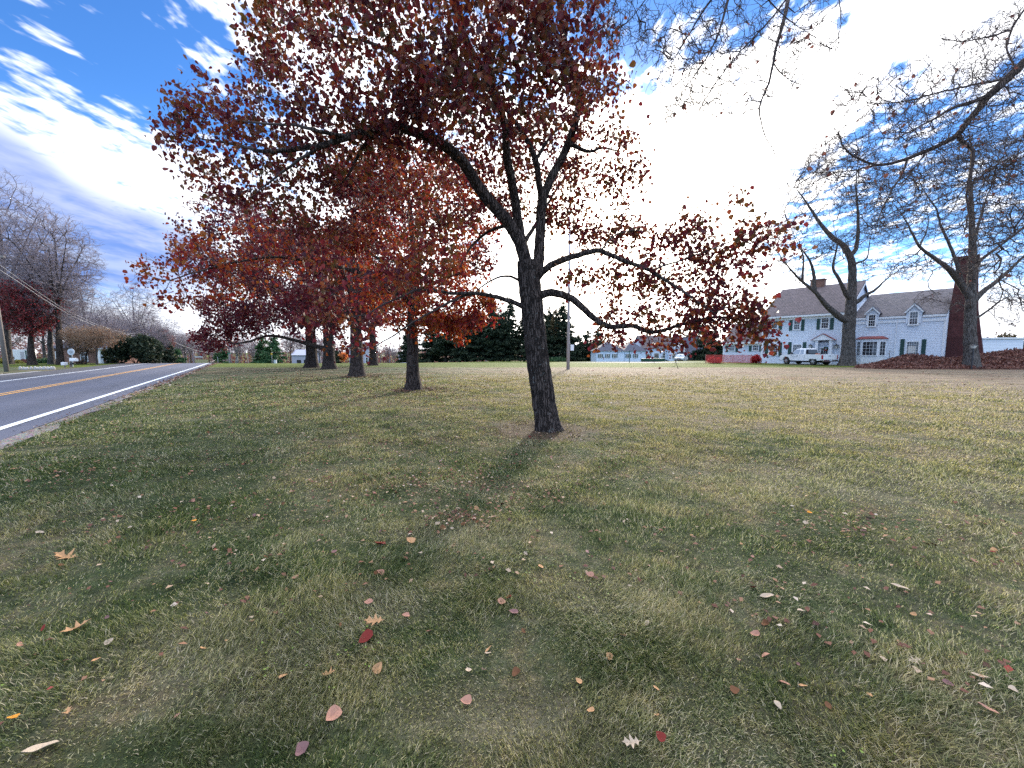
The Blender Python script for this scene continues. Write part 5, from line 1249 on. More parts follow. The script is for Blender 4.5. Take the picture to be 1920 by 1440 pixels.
def lantern(px, lab):
    s_, _ = hs(px, 650); o = HP+HU*s_-HB*.22; o[2] = hs(px, 654)[1]
    r = thing('wall_lantern', lab, 'lantern', o, TH, 'lanterns by the front door')
    MB().frust((-.08,.08,-.08,.08), 0, (-.15,.15,-.15,.15), .36).build('glass', MAT['lamp_glass'], r)
    m = MB(); m.frust((-.21,.21,-.21,.21), .362, (-.03,.03,-.03,.03), .55); m.box(-.02,.02,.15,.22,.1,.2); m.box(-.02,.02,.02,.20,.1,.14); m.tube([(0,0,.55),(0,0,.64)], .02, 6)
    for a in (-1, 1):
        for b in (-1, 1): m.tube([(a*.085,b*.085,0),(a*.155,b*.155,.36)], .012, 4)
    m.build('frame', MAT['lamp_black'], r)
lantern(1520.5, 'black wall lantern left of the arched front door'); lantern(1569, 'black wall lantern right of the arched front door')
def wreath():
    s_, z = hs(1549, 654); o = HP+HU*s_-HB*.14; o[2] = z
    r = thing('wreath', 'round wreath hanging on the front door', 'wreath', o, TH)
    m = MB(); pts = [(.20*cos(a), .0, .20*sin(a)) for a in np.linspace(0, 2*pi, 17)]; m.tube(pts, .06, 7, caps=False); m.build('ring', MAT['wreath_green'], r)
    m = MB(); m.prism([(-.12,-.26),(0,-.14),(.12,-.26),(.12,-.05),(0,-.14),(-.12,-.05)], 'y', -.09, -.065); m.build('bow', MAT['tail_red'], r)
wreath()

def simple_house(name, label, loc, rz, w, d, hw, hr, wall, roofm, wins=(), shut=False, hip=False, cat='house', extra=None, ov=.3):
    root = thing(name, label, cat, loc, rz); m = MB()
    if hip: m.box(0, w, 0, d, -.6, hw)
    else: m.prism([(0,-.6),(d,-.6),(d,hw),(d/2,hr),(0,hw)], 'x', 0, w)
    m.build('wall', MAT[wall], root)
    m = MB()
    if hip:
        i = min(w, d)/2; m.add([(-ov,-ov,hw+.01),(w+ov,-ov,hw+.01),(w+ov,d+ov,hw+.01),(-ov,d+ov,hw+.01),(i,d/2,hr),(w-i,d/2,hr)], [(0,3,2,1),(0,1,5,4),(1,2,5),(2,3,4,5),(3,0,4)])
    else:
        k = (hr-hw)/(d/2)
        for ya, yb in ((-ov, d/2), (d+ov, d/2)): m.slab([(-ov,ya,hw-ov*k+.12),(w+ov,ya,hw-ov*k+.12),(w+ov,yb,hr+.12),(-ov,yb,hr+.12)], .11)
    m.build('roof', MAT[roofm], root)
    for (a0, a1, z0, z1, nx, ny, sh) in wins:
        window(root, (0,0,0), (1,0,0), (0,-1,0), a0, a1, z0, z1, nx, ny)
        if sh:
            q = (a1-a0)*.42
            shutter(root, (0,0,0), (1,0,0), (0,-1,0), a0-q-.12, a0-.12, z0, z1); shutter(root, (0,0,0), (1,0,0), (0,-1,0), a1+.12, a1+q+.12, z0, z1)
    return root
# low white building far across the lawn
gL = gat(1118, 100)
lw = simple_house('white_building', 'low white building with green shutters and dark blue hipped roof across the lawn', (gL[0], 100, gL[2]), 0, 7.2, 7, 2.75, 5.3, 'blue_white_wall', 'dark_roof',
   [(.75+i*1.85, 1.35+i*1.85, 1.0, 1.95, 2, 2, True) for i in range(3)], hip=True)
lw2 = simple_house('white_building', 'middle part of the low white building behind the thin green post', (gL[0]+7.35, 100.3, gL[2]), 0, 5.6, 7.5, 2.75, 5.4, 'blue_white_wall', 'dark_roof', [(.7, 1.35, 1.0, 1.95, 2, 2, True), (2.6, 3.2, 1.0, 1.95, 2, 2, True)], hip=True)
gM = gat(1205, 102)
mh = simple_house('white_building', 'taller white building with dark red roof, partly behind hanging branches', (gM[0], 102, gM[2]), 0, 8.4, 9, 3.6, 6.9, 'blue_white_wall', 'slate_roof', [(.8, 1.7, .8, 2.0, 3, 2, False), (3.0, 4.2, .5, 2.2, 3, 3, False), (5.2, 5.9, 1.0, 2.2, 2, 2, False)])
m = MB(); m.prism([(6.4,.0),(8.9,.0),(8.9,3.7),(7.65,5.2),(6.4,3.7)], 'y', -1.2, 3.5); gb = m.build('gable', MAT['blue_white_wall'], mh)
m = MB()
for sg in (-1, 1): m.slab([(7.65+sg*1.5,-1.4,3.45),(7.65,-1.4,5.32),(7.65,3.5,5.32),(7.65+sg*1.5,3.5,3.45)], .09)
m.build('roof', MAT['dark_roof'], gb)
window(gb, (0,-1.2,0), (1,0,0), (0,-1,0), 7.3, 8.0, 1.0, 2.1, 2, 2)
gG = gat(1262, 104)
gh = simple_house('garage', 'open-fronted garage under a steep dark roof behind the silver car', (gG[0], 104, gG[2]), 0, 9.6, 8, 1.9, 6.6, 'white_trim', 'dark_roof', cat='garage')
m = MB()
for i in range(3): m.box(.8+i*3, 3.2+i*3, -.05, -.003, 0, 1.75)
m.build('bay_shade', MAT['black_plastic'], gh)  # black slabs on the wall paint the shade inside the open bays
m = MB(); m.prism([(1.6,2.6),(3.3,2.6),(3.3,4.1),(2.45,4.9),(1.6,4.1)], 'y', .35, 3.2); dm = m.build('dormer', MAT['white_trim'], gh)
window(dm, (0,.35,0), (1,0,0), (0,-1,0), 2.0, 2.9, 2.95, 4.0, 2, 2)
# flat-roofed white shed at the right edge
def shed():
    o = (55.0, 45.2, 0.); root = thing('white_shed', 'flat-roofed white siding shed right of the brick chimney', 'shed', o, R(-4))
    MB().box(0, 4.4, 0, 4, -.3, 3.0).build('wall', MAT['white_siding'], root)
    MB().box(-.12, 4.52, -.12, 4.1, 3.003, 3.16).build('roof', MAT['white_trim'], root)
    window(root, (0,0,0), (1,0,0), (0,-1,0), 1.35, 1.9, 1.0, 1.6, 2, 1, trim=.05); window(root, (0,0,0), (1,0,0), (0,-1,0), 2.0, 2.55, 1.0, 1.6, 2, 1, trim=.05)
shed()
# houses beyond the road
gB = gat(101, 62)
bh = simple_house('brick_house', 'low brown brick house with dark windows behind the mailboxes', (gB[0], 62, gB[2]), R(4), 9.6, 8, 2.45, 4.2, 'brown_brick', 'dark_roof',
   [(.4,1.4,.6,1.8,2,2,False),(4.1,5.1,.4,1.7,2,2,False),(6.6,7.4,.0,2.0,2,1,False),(8.0,9.2,.4,1.9,3,1,False)])
MB().box(7.45,7.85,-.9,-.5,-.3,2.2).build('porch_post', MAT['white_trim'], bh); MB().box(6.2,9.4,-1.0,-.002,2.25,2.4).build('porch_roof', MAT['white_trim'], bh)
g_ = gat(547, 120)
gg = simple_house('garage', 'pale lavender garage with two dark doors left of the row of trunks', (g_[0], 120, g_[2]), 0, 6.2, 6, 2.6, 4.2, 'pale_lavender_wall', 'pale_lavender_wall', cat='garage')
for a in (1.6, 3.8): MB().box(a, a+1.3, -.06, -.003, 0, 1.1).build('door', MAT['black_plastic'], gg)
g_ = gat(655, 125)
ph = simple_house('lavender_house', 'pale lavender two-storey house glimpsed between the third and sixth trunks', (g_[0], 125, g_[2]), 0, 6.4, 7, 5.0, 6.8, 'pale_lavender_wall', 'dark_roof', [(.8,1.5,.8,1.9,1,2,False),(3.6,4.2,.8,1.9,1,2,False),(4.9,5.4,2.9,4.0,1,2,False),(5.4,6.0,.2,1.9,1,2,False)])
g_ = gat(748, 140)
simple_house('lavender_house', 'low pale lavender house just left of the second trunk', (g_[0], 140, g_[2]), 0, 4.4, 6, 2.4, 4.0, 'pale_lavender_wall', 'pale_lavender_wall', [(.8,1.5,.8,1.9,1,2,False)])

# ------------------------------------------------------------------ vehicles
def wheel(parent, x, y, r, w, side, dark=False):
    t = MB(); t.lathe([(r*.62, -w/2), (r*.90, -w/2), (r, -w*.36), (r, w*.36), (r*.90, w/2), (r*.62, w/2)], (x, y, r), 24, 'y')
    wh = t.build('wheel', MAT['rubber'], parent, smooth=False)
    m = MB(); f = y+side*w*.5
    m.lathe([(r*.62, -.02), (r*.62, .02)], (x, f-side*.03, r), 24, 'y'); m.lathe([(r*.18, -.02), (r*.18, .02)], (x, f+side*.012, r), 12, 'y')
    for k in range(6):
        a = 2*pi*k/6; c, s_ = cos(a), sin(a); q = [(.10,-.07),(.60,-.11),(.60,.11),(.10,.07)]
        m.prism([(x+(c*p-s_*v)*r, r+(s_*p+c*v)*r) for p, v in q], 'y', f-side*.008, f+side*.008)
    m.build('rim', MAT['black_plastic' if dark else 'rim_metal'], wh)
    return wh
def arch_pts(cx, r, z0, n=9):
    return [(cx-r*cos(a), max(z0, .40+(r)*sin(a))) for a in np.linspace(0, pi, n)]
def side_shell(poly, w, mat, parent, name='body', bevel=.03):
    m = MB(); m.prism(poly, 'y', -w/2, w/2); return m.build(name, mat, parent, bevel=bevel)
def pickup():
    al = R(99.4); o = (34.70, 41.98, 0.03)
    root = thing('pickup_truck', 'white extended-cab pickup parked in front of the white house, seen from behind', 'pickup truck', o, al)
    W = 1.96; L = 5.55; wr = .40; xr, xf = 1.18, 4.62; s = .40
    poly = [(.10,.55),(xr-.52,.50)]+[(xr-.50*cos(a), .40+.50*sin(a)) for a in np.linspace(.18, pi-.18, 9)]+[(xr+.52,.45),(xf-.52,.45)]+[(xf-.50*cos(a), .40+.50*sin(a)) for a in np.linspace(.18, pi-.18, 9)]
    poly += [(xf+.52,.45),(L-.05,.45),(L,.62),(L,.88),(L-.10,1.02),(L-.55,1.10),(3.95,1.17),(2.2,1.17),(2.198,.70),(.14,.70),(.10,.72)]
    # cab section and bonnet
    body = side_shell(poly, W-.02, MAT['car_white'], root, bevel=.025)
    m = MB()
    for y in (-W/2, W/2-.09): m.prism([(.10,.69),(2.19,.69),(2.19,1.19),(.10,1.19)], 'y', y+.002, y+.088)
    m.build('bed_side', MAT['car_white'], root, bevel=.012)
    m = MB(); m.box(.05, .115, -W/2+.10, W/2-.10, .60, 1.17); m.build('tailgate', MAT['car_white'], root, bevel=.012)
    tg = root.children[-1]; MB().box(.035, .052, -.12, .12, 1.00, 1.07).build('handle', MAT['black_plastic'], tg)
    MB().box(.16, 2.18, -W/2+.10, W/2-.10, .705, .74).build('bed_liner', MAT['black_plastic'], root)
    # greenhouse
    x0, x1, x2, x3 = 2.02, 2.18, 3.45, 4.10; wt = W*.40; wb = W/2-.03
    V = [(2.20,-wb,1.172),(x3,-wb,1.172),(x2-.05,-wt,1.80),(x1+.10,-wt,1.80),(2.20,wb,1.172),(x3,wb,1.172),(x2-.05,wt,1.80),(x1+.10,wt,1.80),(x1+.5,-wt+.05,1.87),(x2-.35,-wt+.05,1.87),(x1+.5,wt-.05,1.87),(x2-.35,wt-.05,1.87)]
    m = MB(); m.add(V, [(0,1,2,3),(7,6,5,4),(1,5,6,2),(4,0,3,7),(0,4,5,1),(3,2,9,8),(6,7,10,11),(2,6,11,9),(7,3,8,10),(8,9,11,10)]); cab = m.build('cab', MAT['car_white'], root, bevel=.02)
    def sidepane(nm, pts, mt):
        for sg in (1, -1):
            m = MB(); q = []
            for x, z in pts:
                y = sg*(wb+(wt-wb)*(z-1.172)/(1.80-1.172)); q.append((x, y))
            P = [(x, sg*(wb+(wt-wb)*(z-1.172)/.628)+sg*.012, z) for x, z in pts]; Q = [(x, y-sg*.03, z) for x, y, z in P]; n = len(P)
            m.add(P+Q, [tuple(range(n)), tuple(range(n, 2*n))[::-1]]+[(i, (i+1) % n, n+(i+1) % n, n+i) for i in range(n)]); m.build(nm, mt, root)
    sidepane('side_window', [(2.92,1.22),(3.88,1.22),(3.46,1.70),(2.96,1.72)], MAT['car_glass_pale'])
    sidepane('side_window', [(2.38,1.22),(2.82,1.22),(2.84,1.72),(2.46,1.70)], MAT['car_glass_pale'])
    m = MB(); m.add([(2.20,-wb+.14,1.24),(2.20,wb-.14,1.24),(2.262,wt-.08,1.72),(2.262,-wt+.08,1.72),(2.185,-wb+.14,1.24),(2.185,wb-.14,1.24),(2.247,wt-.08,1.72),(2.247,-wt+.08,1.72)], [(0,1,2,3),(4,7,6,5),(0,4,5,1),(1,5,6,2),(2,6,7,3),(3,7,4,0)]); m.build('rear_window', MAT['car_glass'], root)
    m = MB(); m.add([(x3+.0,-wb+.10,1.2),(x3+.0,wb-.10,1.2),(x2+.0,wt-.08,1.74),(x2+.0,-wt+.08,1.74),(x3-.03,-wb+.10,1.2),(x3-.03,wb-.10,1.2),(x2-.03,wt-.08,1.74),(x2-.03,-wt+.08,1.74)], [(0,1,2,3),(4,7,6,5),(0,4,5,1),(1,5,6,2),(2,6,7,3),(3,7,4,0)]); m.build('windscreen', MAT['car_glass_pale'], root)
    for sg in (1, -1):
        MB().box(.045, .17, sg*W/2-.10 if sg > 0 else sg*W/2-.012, sg*W/2+.012 if sg > 0 else sg*W/2+.10, .68, 1.12).build('tail_light', MAT['tail_red'], root, bevel=.01)
        MB().box(L-.16, L+.012, sg*W/2-.30 if sg > 0 else sg*W/2+.02, sg*W/2-.02 if sg > 0 else sg*W/2+.30, .78, .98).build('headlight', MAT['headlight'], root, bevel=.01)
        MB().box(3.70, 3.86, sg*(W/2+.01) if sg > 0 else sg*(W/2+.26), sg*(W/2+.26) if sg > 0 else sg*(W/2+.01), 1.20, 1.42).build('mirror', MAT['black_plastic'], root, bevel=.02)
        for x in (xr, xf): wheel(root, x, sg*(W/2-.15), wr, .26, sg)
        m = MB(); m.box(3.06, 3.24, sg*W/2-.012, sg*W/2+.025, .98, 1.02); m.build('door_handle', MAT['black_plastic'], root)
        m = MB()
        for x in (2.24, 2.88, 3.93): m.box(x, x+.012, min(sg*(W/2-.011), sg*(W/2-.004)), max(sg*(W/2-.011), sg*(W/2-.004)), .50, 1.15)
        m.build('door_seam', MAT['black_plastic'], root)
        m = MB(); xs_ = 3.20
        for k, wd in enumerate((.05,.04,.06,.04,.05,.05,.04,.05)): m.box(xs_, xs_+wd, min(sg*(W/2-.012), sg*(W/2-.003)), max(sg*(W/2-.012), sg*(W/2-.003)), .86, .92); xs_ += wd+.022
        m.box(3.45, 3.75, min(sg*(W/2-.012), sg*(W/2-.003)), max(sg*(W/2-.012), sg*(W/2-.003)), .72, .74)
        m.build('lettering', MAT['pole_grey'], root)
    m = MB(); m.box(-.06, .045, -W/2+.03, W/2-.03, .42, .60); m.build('bumper', MAT['chrome'], root, bevel=.02); bp = root.children[-1]
    MB().box(-.075, -.058, -.17, .17, .47, .57).build('number_plate', MAT['plate'], bp)
    MB().box(L-.02, L+.06, -W/2+.06, W/2-.06, .42, .60).build('bumper', MAT['chrome'], root, bevel=.02)
    MB().box(L-.03, L+.02, -.50, .50, .68, .95).build('grille', MAT['black_plastic'], root)
    m = MB(); m.box(.4, 5.2, -.55, .55, .28, .46); m.box(xr-.06, xr+.06, -.8, .8, .34, .46); m.build('chassis', MAT['black_plastic'], root)
    return al, o
al_, o_ = pickup()
def in_truck(x, y, z): return (o_[0]+x*cos(al_)-y*sin(al_), o_[1]+x*sin(al_)+y*cos(al_), o_[2]+z)
r = thing('tool_box', 'dark tool box across the pickup bed behind the cab', 'tool box', in_truck(1.88, 0, .74), al_)
MB().box(-.22, .22, -.82, .82, 0, .50).build('box', MAT['black_plastic'], r, bevel=.02); MB().box(-.23, .23, -.84, .84, .502, .54).build('lid', MAT['black_plastic'], r, bevel=.01)
r = thing('equipment', 'orange and black power tool lying in the pickup bed', 'tool', in_truck(1.25, .25, .742), al_+.4)
MB().box(-.2, .2, -.13, .13, 0, .52).build('motor', MAT['orange_barrel'], r, bevel=.03); MB().tube([(-.2,0,.4),(-.55,0,.62),(-.8,.1,.60)], .025, 6).build('handle', MAT['black_plastic'], r)

def suv():
    g_ = gat(1277, 84); al = R(-126)
    root = thing('parked_car', 'silver car facing the camera in front of the dark-roofed garage', 'car', g_, al)
    W, L = 1.86, 4.4; xr, xf = 1.0-2.2, 3.55-2.2
    poly = [(-2.15,.45),(xr-.42,.42)]+[(xr-.42*cos(a), .34+.42*sin(a)) for a in np.linspace(.2, pi-.2, 7)]+[(xr+.44,.35),(xf-.44,.35)]+[(xf-.42*cos(a), .34+.42*sin(a)) for a in np.linspace(.2, pi-.2, 7)]+[(xf+.44,.35),(2.15,.38),(2.2,.7),(2.1,.95),(1.1,1.08),(-2.1,1.10),(-2.2,.8)]
    side_shell(poly, W, MAT['car_silver'], root, bevel=.05)
    m = MB(); m.frust((-2.05,1.05,-.86,.86), 1.09, (-1.75,.35,-.66,.66), 1.68); m.build('cabin', MAT['car_silver'], root, bevel=.05)
    m = MB(); m.add([(1.03,-.78,1.13),(1.03,.78,1.13),(.42,.62,1.62),(.42,-.62,1.62),(.99,-.78,1.12),(.99,.78,1.12),(.38,.62,1.61),(.38,-.62,1.61)], [(0,1,2,3),(4,7,6,5),(0,4,5,1),(1,5,6,2),(2,6,7,3),(3,7,4,0)]); m.build('windscreen', MAT['car_glass_pale'], root)
    for sg in (1, -1):
        m = MB(); P = [(-1.6,sg*.845,1.17),(.72,sg*.845,1.17),(.30,sg*.70,1.58),(-1.5,sg*.70,1.58)]; Q = [(x, y-sg*.05, z) for x, y, z in P]; m.add(P+Q, [(0,1,2,3),(4,7,6,5),(0,4,5,1),(1,5,6,2),(2,6,7,3),(3,7,4,0)]); m.build('side_window', MAT['car_glass'], root)
        for x in (xr, xf): wheel(root, x, sg*(W/2-.12), .34, .22, sg)
        MB().box(2.05, 2.22, min(sg*.55, sg*.9), max(sg*.55, sg*.9), .72, .88).build('headlight', MAT['headlight'], root, bevel=.02)
        MB().box(.75, .9, min(sg*.93, sg*1.08), max(sg*.93, sg*1.08), 1.1, 1.24).build('mirror', MAT['car_silver'], root, bevel=.02)
    MB().box(2.15, 2.225, -.5, .5, .66, .84).build('grille', MAT['black_plastic'], root); MB().box(2.12, 2.24, -.85, .85, .36, .56).build('bumper', MAT['black_plastic'], root, bevel=.02)
suv()
def camper():
    g_ = gat(39, 90); root = thing('camper', 'white camper parked beyond the trees by the left edge', 'camper', g_, R(20))
    MB().prism([(-2.1,.55),(2.1,.55),(2.1,2.2),(2.35,2.4),(2.2,3.2),(-2.1,3.25)], 'y', -1.15, 1.15).build('body', MAT['white_plastic'], root, bevel=.06)
    for x in (-1.3, 1.3): wheel(root, x, -.95, .36, .24, -1); wheel(root, x, .95, .36, .24, 1)
    MB().box(-1.8, -.6, -1.18, -1.15, 2.1, 2.6).build('side_window', MAT['car_glass'], root); MB().box(-1.6, -.3, -1.18, -1.15, 1.1, 1.6).build('side_window', MAT['car_glass'], root)
    MB().box(.75, 1.35, -1.18, -1.152, .8, 2.7).build('door', MAT['pole_grey'], root); MB().box(1.6, 1.8, -1.18, -1.152, .7, 3.0).build('stripe', MAT['shutter_green'], root)
camper()

# ------------------------------------------------------------------ poles, signs, small things
def pole_thing(name, label, cat, loc, h, r0, r1, mat, group=None, part='post'):
    root = thing(name, label, cat, loc, 0, group); MB().tube([(0,0,-.2),(0,0,h*.5),(0,0,h)], [r0, (r0+r1)/2, r1], 10).build(part, MAT[mat], root, smooth=True); return root
fb = ground(1065, 692.5)
fp = pole_thing('flagpole', 'tall pale flagpole standing alone in the middle of the lawn', 'flagpole', fb, 15.5, .15, .05, 'pole_grey', part='pole')
MB().lathe([(.01,15.72),(.09,15.66),(.12,15.6),(.09,15.52),(.02,15.5)], (0,0,0), 12).build('finial', MAT['chrome'], fp, smooth=True)
MB().tube([(.10,-.02,1.2),(.075,-.02,8),(.055,-.02,15.3)], .008, 4).build('halyard', MAT['cable_grey'], fp)
bx = thing('control_box', 'pale box fixed to the right side of the flagpole', 'box', (fb[0]+.31, fb[1], 1.62), 0)
MB().box(-.12, .16, -.14, .14, 0, .52).build('box', MAT['white_plastic'], bx, bevel=.01); MB().box(-.10, .14, -.152, -.142, .03, .49).build('door', MAT['white_plastic'], bx)
ub = ground(13, 697)
up = pole_thing('utility_pole', 'grey wooden pole at the left edge, leaning out of the picture', 'utility pole', ub, 9.5, .14, .10, 'pole_wood', 'utility poles by the road')
MB().box(-1.1, 1.1, -.06, .06, 8.6, 8.75).build('crossarm', MAT['pole_wood'], up); up.rotation_euler = (R(-1.5), R(-4.0), 0)
g2 = gat(323, 95); up2 = pole_thing('utility_pole', 'farther wooden utility pole by the end of the road', 'utility pole', g2, 7.8, .20, .14, 'pole_wood', 'utility poles by the road')
g3 = gat(284, 85); pole_thing('utility_pole', 'hazy middle pole whose wires pass above the large evergreen', 'utility pole', g3, 9.2, .12, .09, 'pole_grey', 'utility poles by the road')
def cable(label, pts, r=.03, grp='overhead cables along the road'):
    P = [at(*p) for p in pts]; Q, _ = resample(P, 1.2); m = MB(); m.tube([tuple(p) for p in Q], r, 5); o = m.build('cable', MAT['cable_grey'], None, smooth=True)
    tag(o, label, 'cable', grp)
cable('thick lower cable sagging down from the left over the road side', [(-10,500,31),(40,532,34),(80,560,38),(130,590,45),(180,612,55),(225,625,66),(262,631,76),(284,629,85)], .022)
cable('thinner cable just above the thick sagging one', [(-10,490,31),(60,540,36),(120,580,44),(180,608,55),(235,625,68),(284,626,85)], .016)
cable('upper cable of the pair dropping to the farther pole', [(284,626,85),(297,640,87),(308,648,90),(323,651,95)], .035); cable('lower cable of the pair dropping to the farther pole', [(284,631,85),(297,645,87),(310,652,90),(323,653,95)], .035)
cable('thin wire high against the sky left of the red trees', [(160,533,60),(190,552,70),(225,573,85),(284,600,85)], .02)
cable('thin wire running right from the farther pole', [(323,640,95),(365,657,110),(409,663,120)], .03)
cable('wire beyond the road end, sagging between the small poles', [(366,681,100),(388,681,104),(403,676,110),(409,672,120)], .05)
def sign(label, px, Y_, py_top, blade_w, blade_h, mat, cat='sign', name='street_sign', postmat='galv', r=.05):
    g_ = gat(px, Y_); h = at(px, py_top, Y_)[2]-g_[2]; root = thing(name, label, cat, g_, 0); MB().tube([(0,0,-.2),(0,0,h)], r, 8).build('post', MAT[postmat], root)
    MB().box(-blade_w/2, blade_w/2, -.075, -.052, h-blade_h, h).build('blade', MAT[mat], root, bevel=.004); return root
sign('green street sign on a thin post at the road side of the lawn', 429.5, 90, 661.5, 1.45, .20, 'sign_green')
sign('pale blue street sign at the end of the road', 366, 100, 667, .3, .2, 'plate'); gq = gat(371, 100); 
q = [o for o in bpy.data.objects if o.get('label','').startswith('pale blue street')][0]; zz = at(371, 668, 100)[2]-q.location[2]; MB().box(.02, 2.0, -.10, -.078, zz-.32, zz-.02).build('blade', MAT['plate'], q)
sign('small brown trail marker post left of the big pines', 465, 88, 664, .14, .25, 'pole_wood', 'post', 'marker_post'); sign('thin post with a small yellow sign before the green pine', 510, 85, 662, .35, .38, 'sign_yellow', 'sign', 'warning_sign')
sign('short grey post where the lawn meets the road end', 408.5, 86, 669, .2, .12, 'galv', 'post', 'marker_post')
sign('thin dark green lamp-like post before the low white building', 1180, 62, 658, .3, .10, 'shutter_green', 'post', 'marker_post', 'shutter_green', .06)
g_ = gat(516, 84); r = thing('utility_box', 'small pale utility box on the lawn edge by the green pine', 'box', g_, 0); MB().box(-.25,.25,-.2,.2,-.1,.75).build('box', MAT['plate'], r, bevel=.03); MB().box(-.27,.27,-.22,.22,.752,.80).build('lid', MAT['galv'], r)
g_ = gat(378, 96); r = thing('board_fence', 'low yellowish board fence panel beside the end of the road', 'fence', g_, 0)
for x in (-1.5, 0, 1.4): MB().box(x, x+.1, -.06, .06, -.5, 1.0).build('post', MAT['wood_brown'], r)
m = MB()
for k in range(4): m.box(-1.6, 1.6, -.10, -.062, .15+k*.21, .33+k*.21)
m.build('panel', MAT['tan_board'], r)
# basketball hoops
def hoop(label, px, Y_, sgn):
    g_ = gat(px, Y_); k = 1.0; root = thing('basketball_hoop', label, 'basketball hoop', g_, 0, 'basketball hoops beyond the lawn')
    MB().tube([(0,0,-.2),(0,0,2.6),(sgn*.12,0,3.0),(sgn*.9,0,3.45)], .14, 8).build('pole', MAT['white_plastic'], root, smooth=True)
    m = MB(); m.box(sgn*.9-.65, sgn*.9+.65, -.05, 0, 2.95, 3.95); b = m.build('backboard', MAT['galv'], root)
    m = MB(); c = sgn*.9
    for (a0,a1,z0,z1) in ((c-.65,c+.65,3.87,3.95),(c-.65,c+.65,2.95,3.03),(c-.65,c-.57,3.032,3.868),(c+.57,c+.65,3.032,3.868),(c-.25,c+.25,3.5,3.56),(c-.25,c+.25,3.15,3.2)): m.box(a0, a1, -.07, -.052, z0, z1)
    m.build('border', MAT['white_plastic'], b)
    m = MB(); m.tube([(c+.23*cos(t), -.32+.23*sin(t), 3.05) for t in np.linspace(0, 2*pi, 13)], .025, 5, caps=False); m.build('rim', MAT['orange_barrel'], root)
hoop('basketball hoop left of the leaning near trunk, before the dark spruces', 942, 118, 1); hoop('basketball hoop just left of the flagpole, before the dark spruces', 1043.5, 118, -1)
# mailboxes across the road
def ob(px, py): return ground(px, py)
o = ob(133, 689); r = thing('mailbox', 'grey mailbox cluster on one wooden post across the road', 'mailbox', o, R(-12)); MB().box(-.06,.06,-.06,.06,-.1,.95).build('post', MAT['pole_wood'], r)
def mbx(par, x, z, L_, w_, h_, mat):
    prof = [(w_*cos(a)*.5, z+h_*.5+w_*.5*sin(a)) for a in np.linspace(0, pi, 9)]+[(-w_*.5, z), (w_*.5, z)]
    MB().prism([(q[0], q[1]) for q in prof], 'x', x, x+L_).build('box', MAT[mat], par) 
mbx(r, .1, .62, .75, .26, .34, 'white_plastic'); mbx(r, .05, .28, .30, .2, .2, 'black_plastic')
MB().box(-.25,.75,-.10,.10,.955,1.0).build('shelf', MAT['pole_wood'], r)
o2 = (o[0]-.35, o[1]-.25, o[2]); r = thing('mailbox', 'low white mailbox nearest the road edge', 'mailbox', o2, R(-12)); MB().box(.05,.13,-.04,.04,-.1,.22).build('post', MAT['pole_wood'], r); MB().box(-.18,.28,-.15,.15,.222,.52).build('box', MAT['white_plastic'], r, bevel=.03)
o3 = ob(137, 687.5); r = thing('round_sign', 'round pale sign on a post above the mailboxes', 'sign', o3, R(5)); MB().tube([(0,0,-.1),(0,0,1.3)], .04, 8).build('post', MAT['galv'], r); MB().lathe([(.33,-.02),(.33,.02)], (0,-.06,1.5), 24, 'y').build('disc', MAT['plate'], r); MB().lathe([(.15,-.008),(.15,.008)], (0,-.09,1.5), 20, 'y').build('emblem', MAT['galv'], r)
def stones(label, x0, x1, y, n, seed):
    a, b = ob(x0, y), ob(x1, y); r = thing('stone_edging', label, 'stone edging', a, 0); rg = np.random.default_rng(seed); m = MB(); d = (b-a)
    for i in range(n):
        c = d*(i+.5)/n; h = .24+rg.random()*.10; w = np.linalg.norm(d)/n*.52; n_ = 9
        m.lathe([(w*.8,0),(w,h*.35),(w*.85,h*.8),(w*.35,h)], (c[0], c[1]+rg.normal(0,.05), c[2]-.04), 9)
    m.build('stones', MAT['stone_pale'], r)
stones('low row of pale stones along the far road verge', 38, 103, 693, 16, 5)
# dumpster
g_ = gat(1206, 84); r = thing('dumpster', 'long dark green dumpster before the white building', 'dumpster', g_, 0)
m = MB(); m.frust((.1,4.7,0,1.6), .0, (0,4.8,-.08,1.68), .72); m.build('body', MAT['dumpster_green'], r, bevel=.02)
m = MB(); m.slab([(4.85,-.05,.5),(4.85,1.65,.5),(6.2,1.65,.02),(6.2,-.05,.02)], .05); m.build('ramp', MAT['dumpster_green'], r)
# netting fence in front of the low wing
n0_, n1_ = np.array([24.9, 49.6]), np.array([30.6, 49.2]); dn = n1_-n0_; ang = math.atan2(dn[1], dn[0]); Ln = np.linalg.norm(dn)
nf = thing('netting_fence', 'red plastic netting fence on thin posts before the low wing of the house', 'fence', (n0_[0], n0_[1], 0), ang)
for i in range(6): MB().tube([(Ln*i/5, 0, -.1), (Ln*i/5, 0, 1.2)], .025, 6).build('post', MAT['pole_wood'], nf)
MB().box(0, Ln, -.030, -.027, .05, 1.1).build('netting', MAT['netting'], nf)
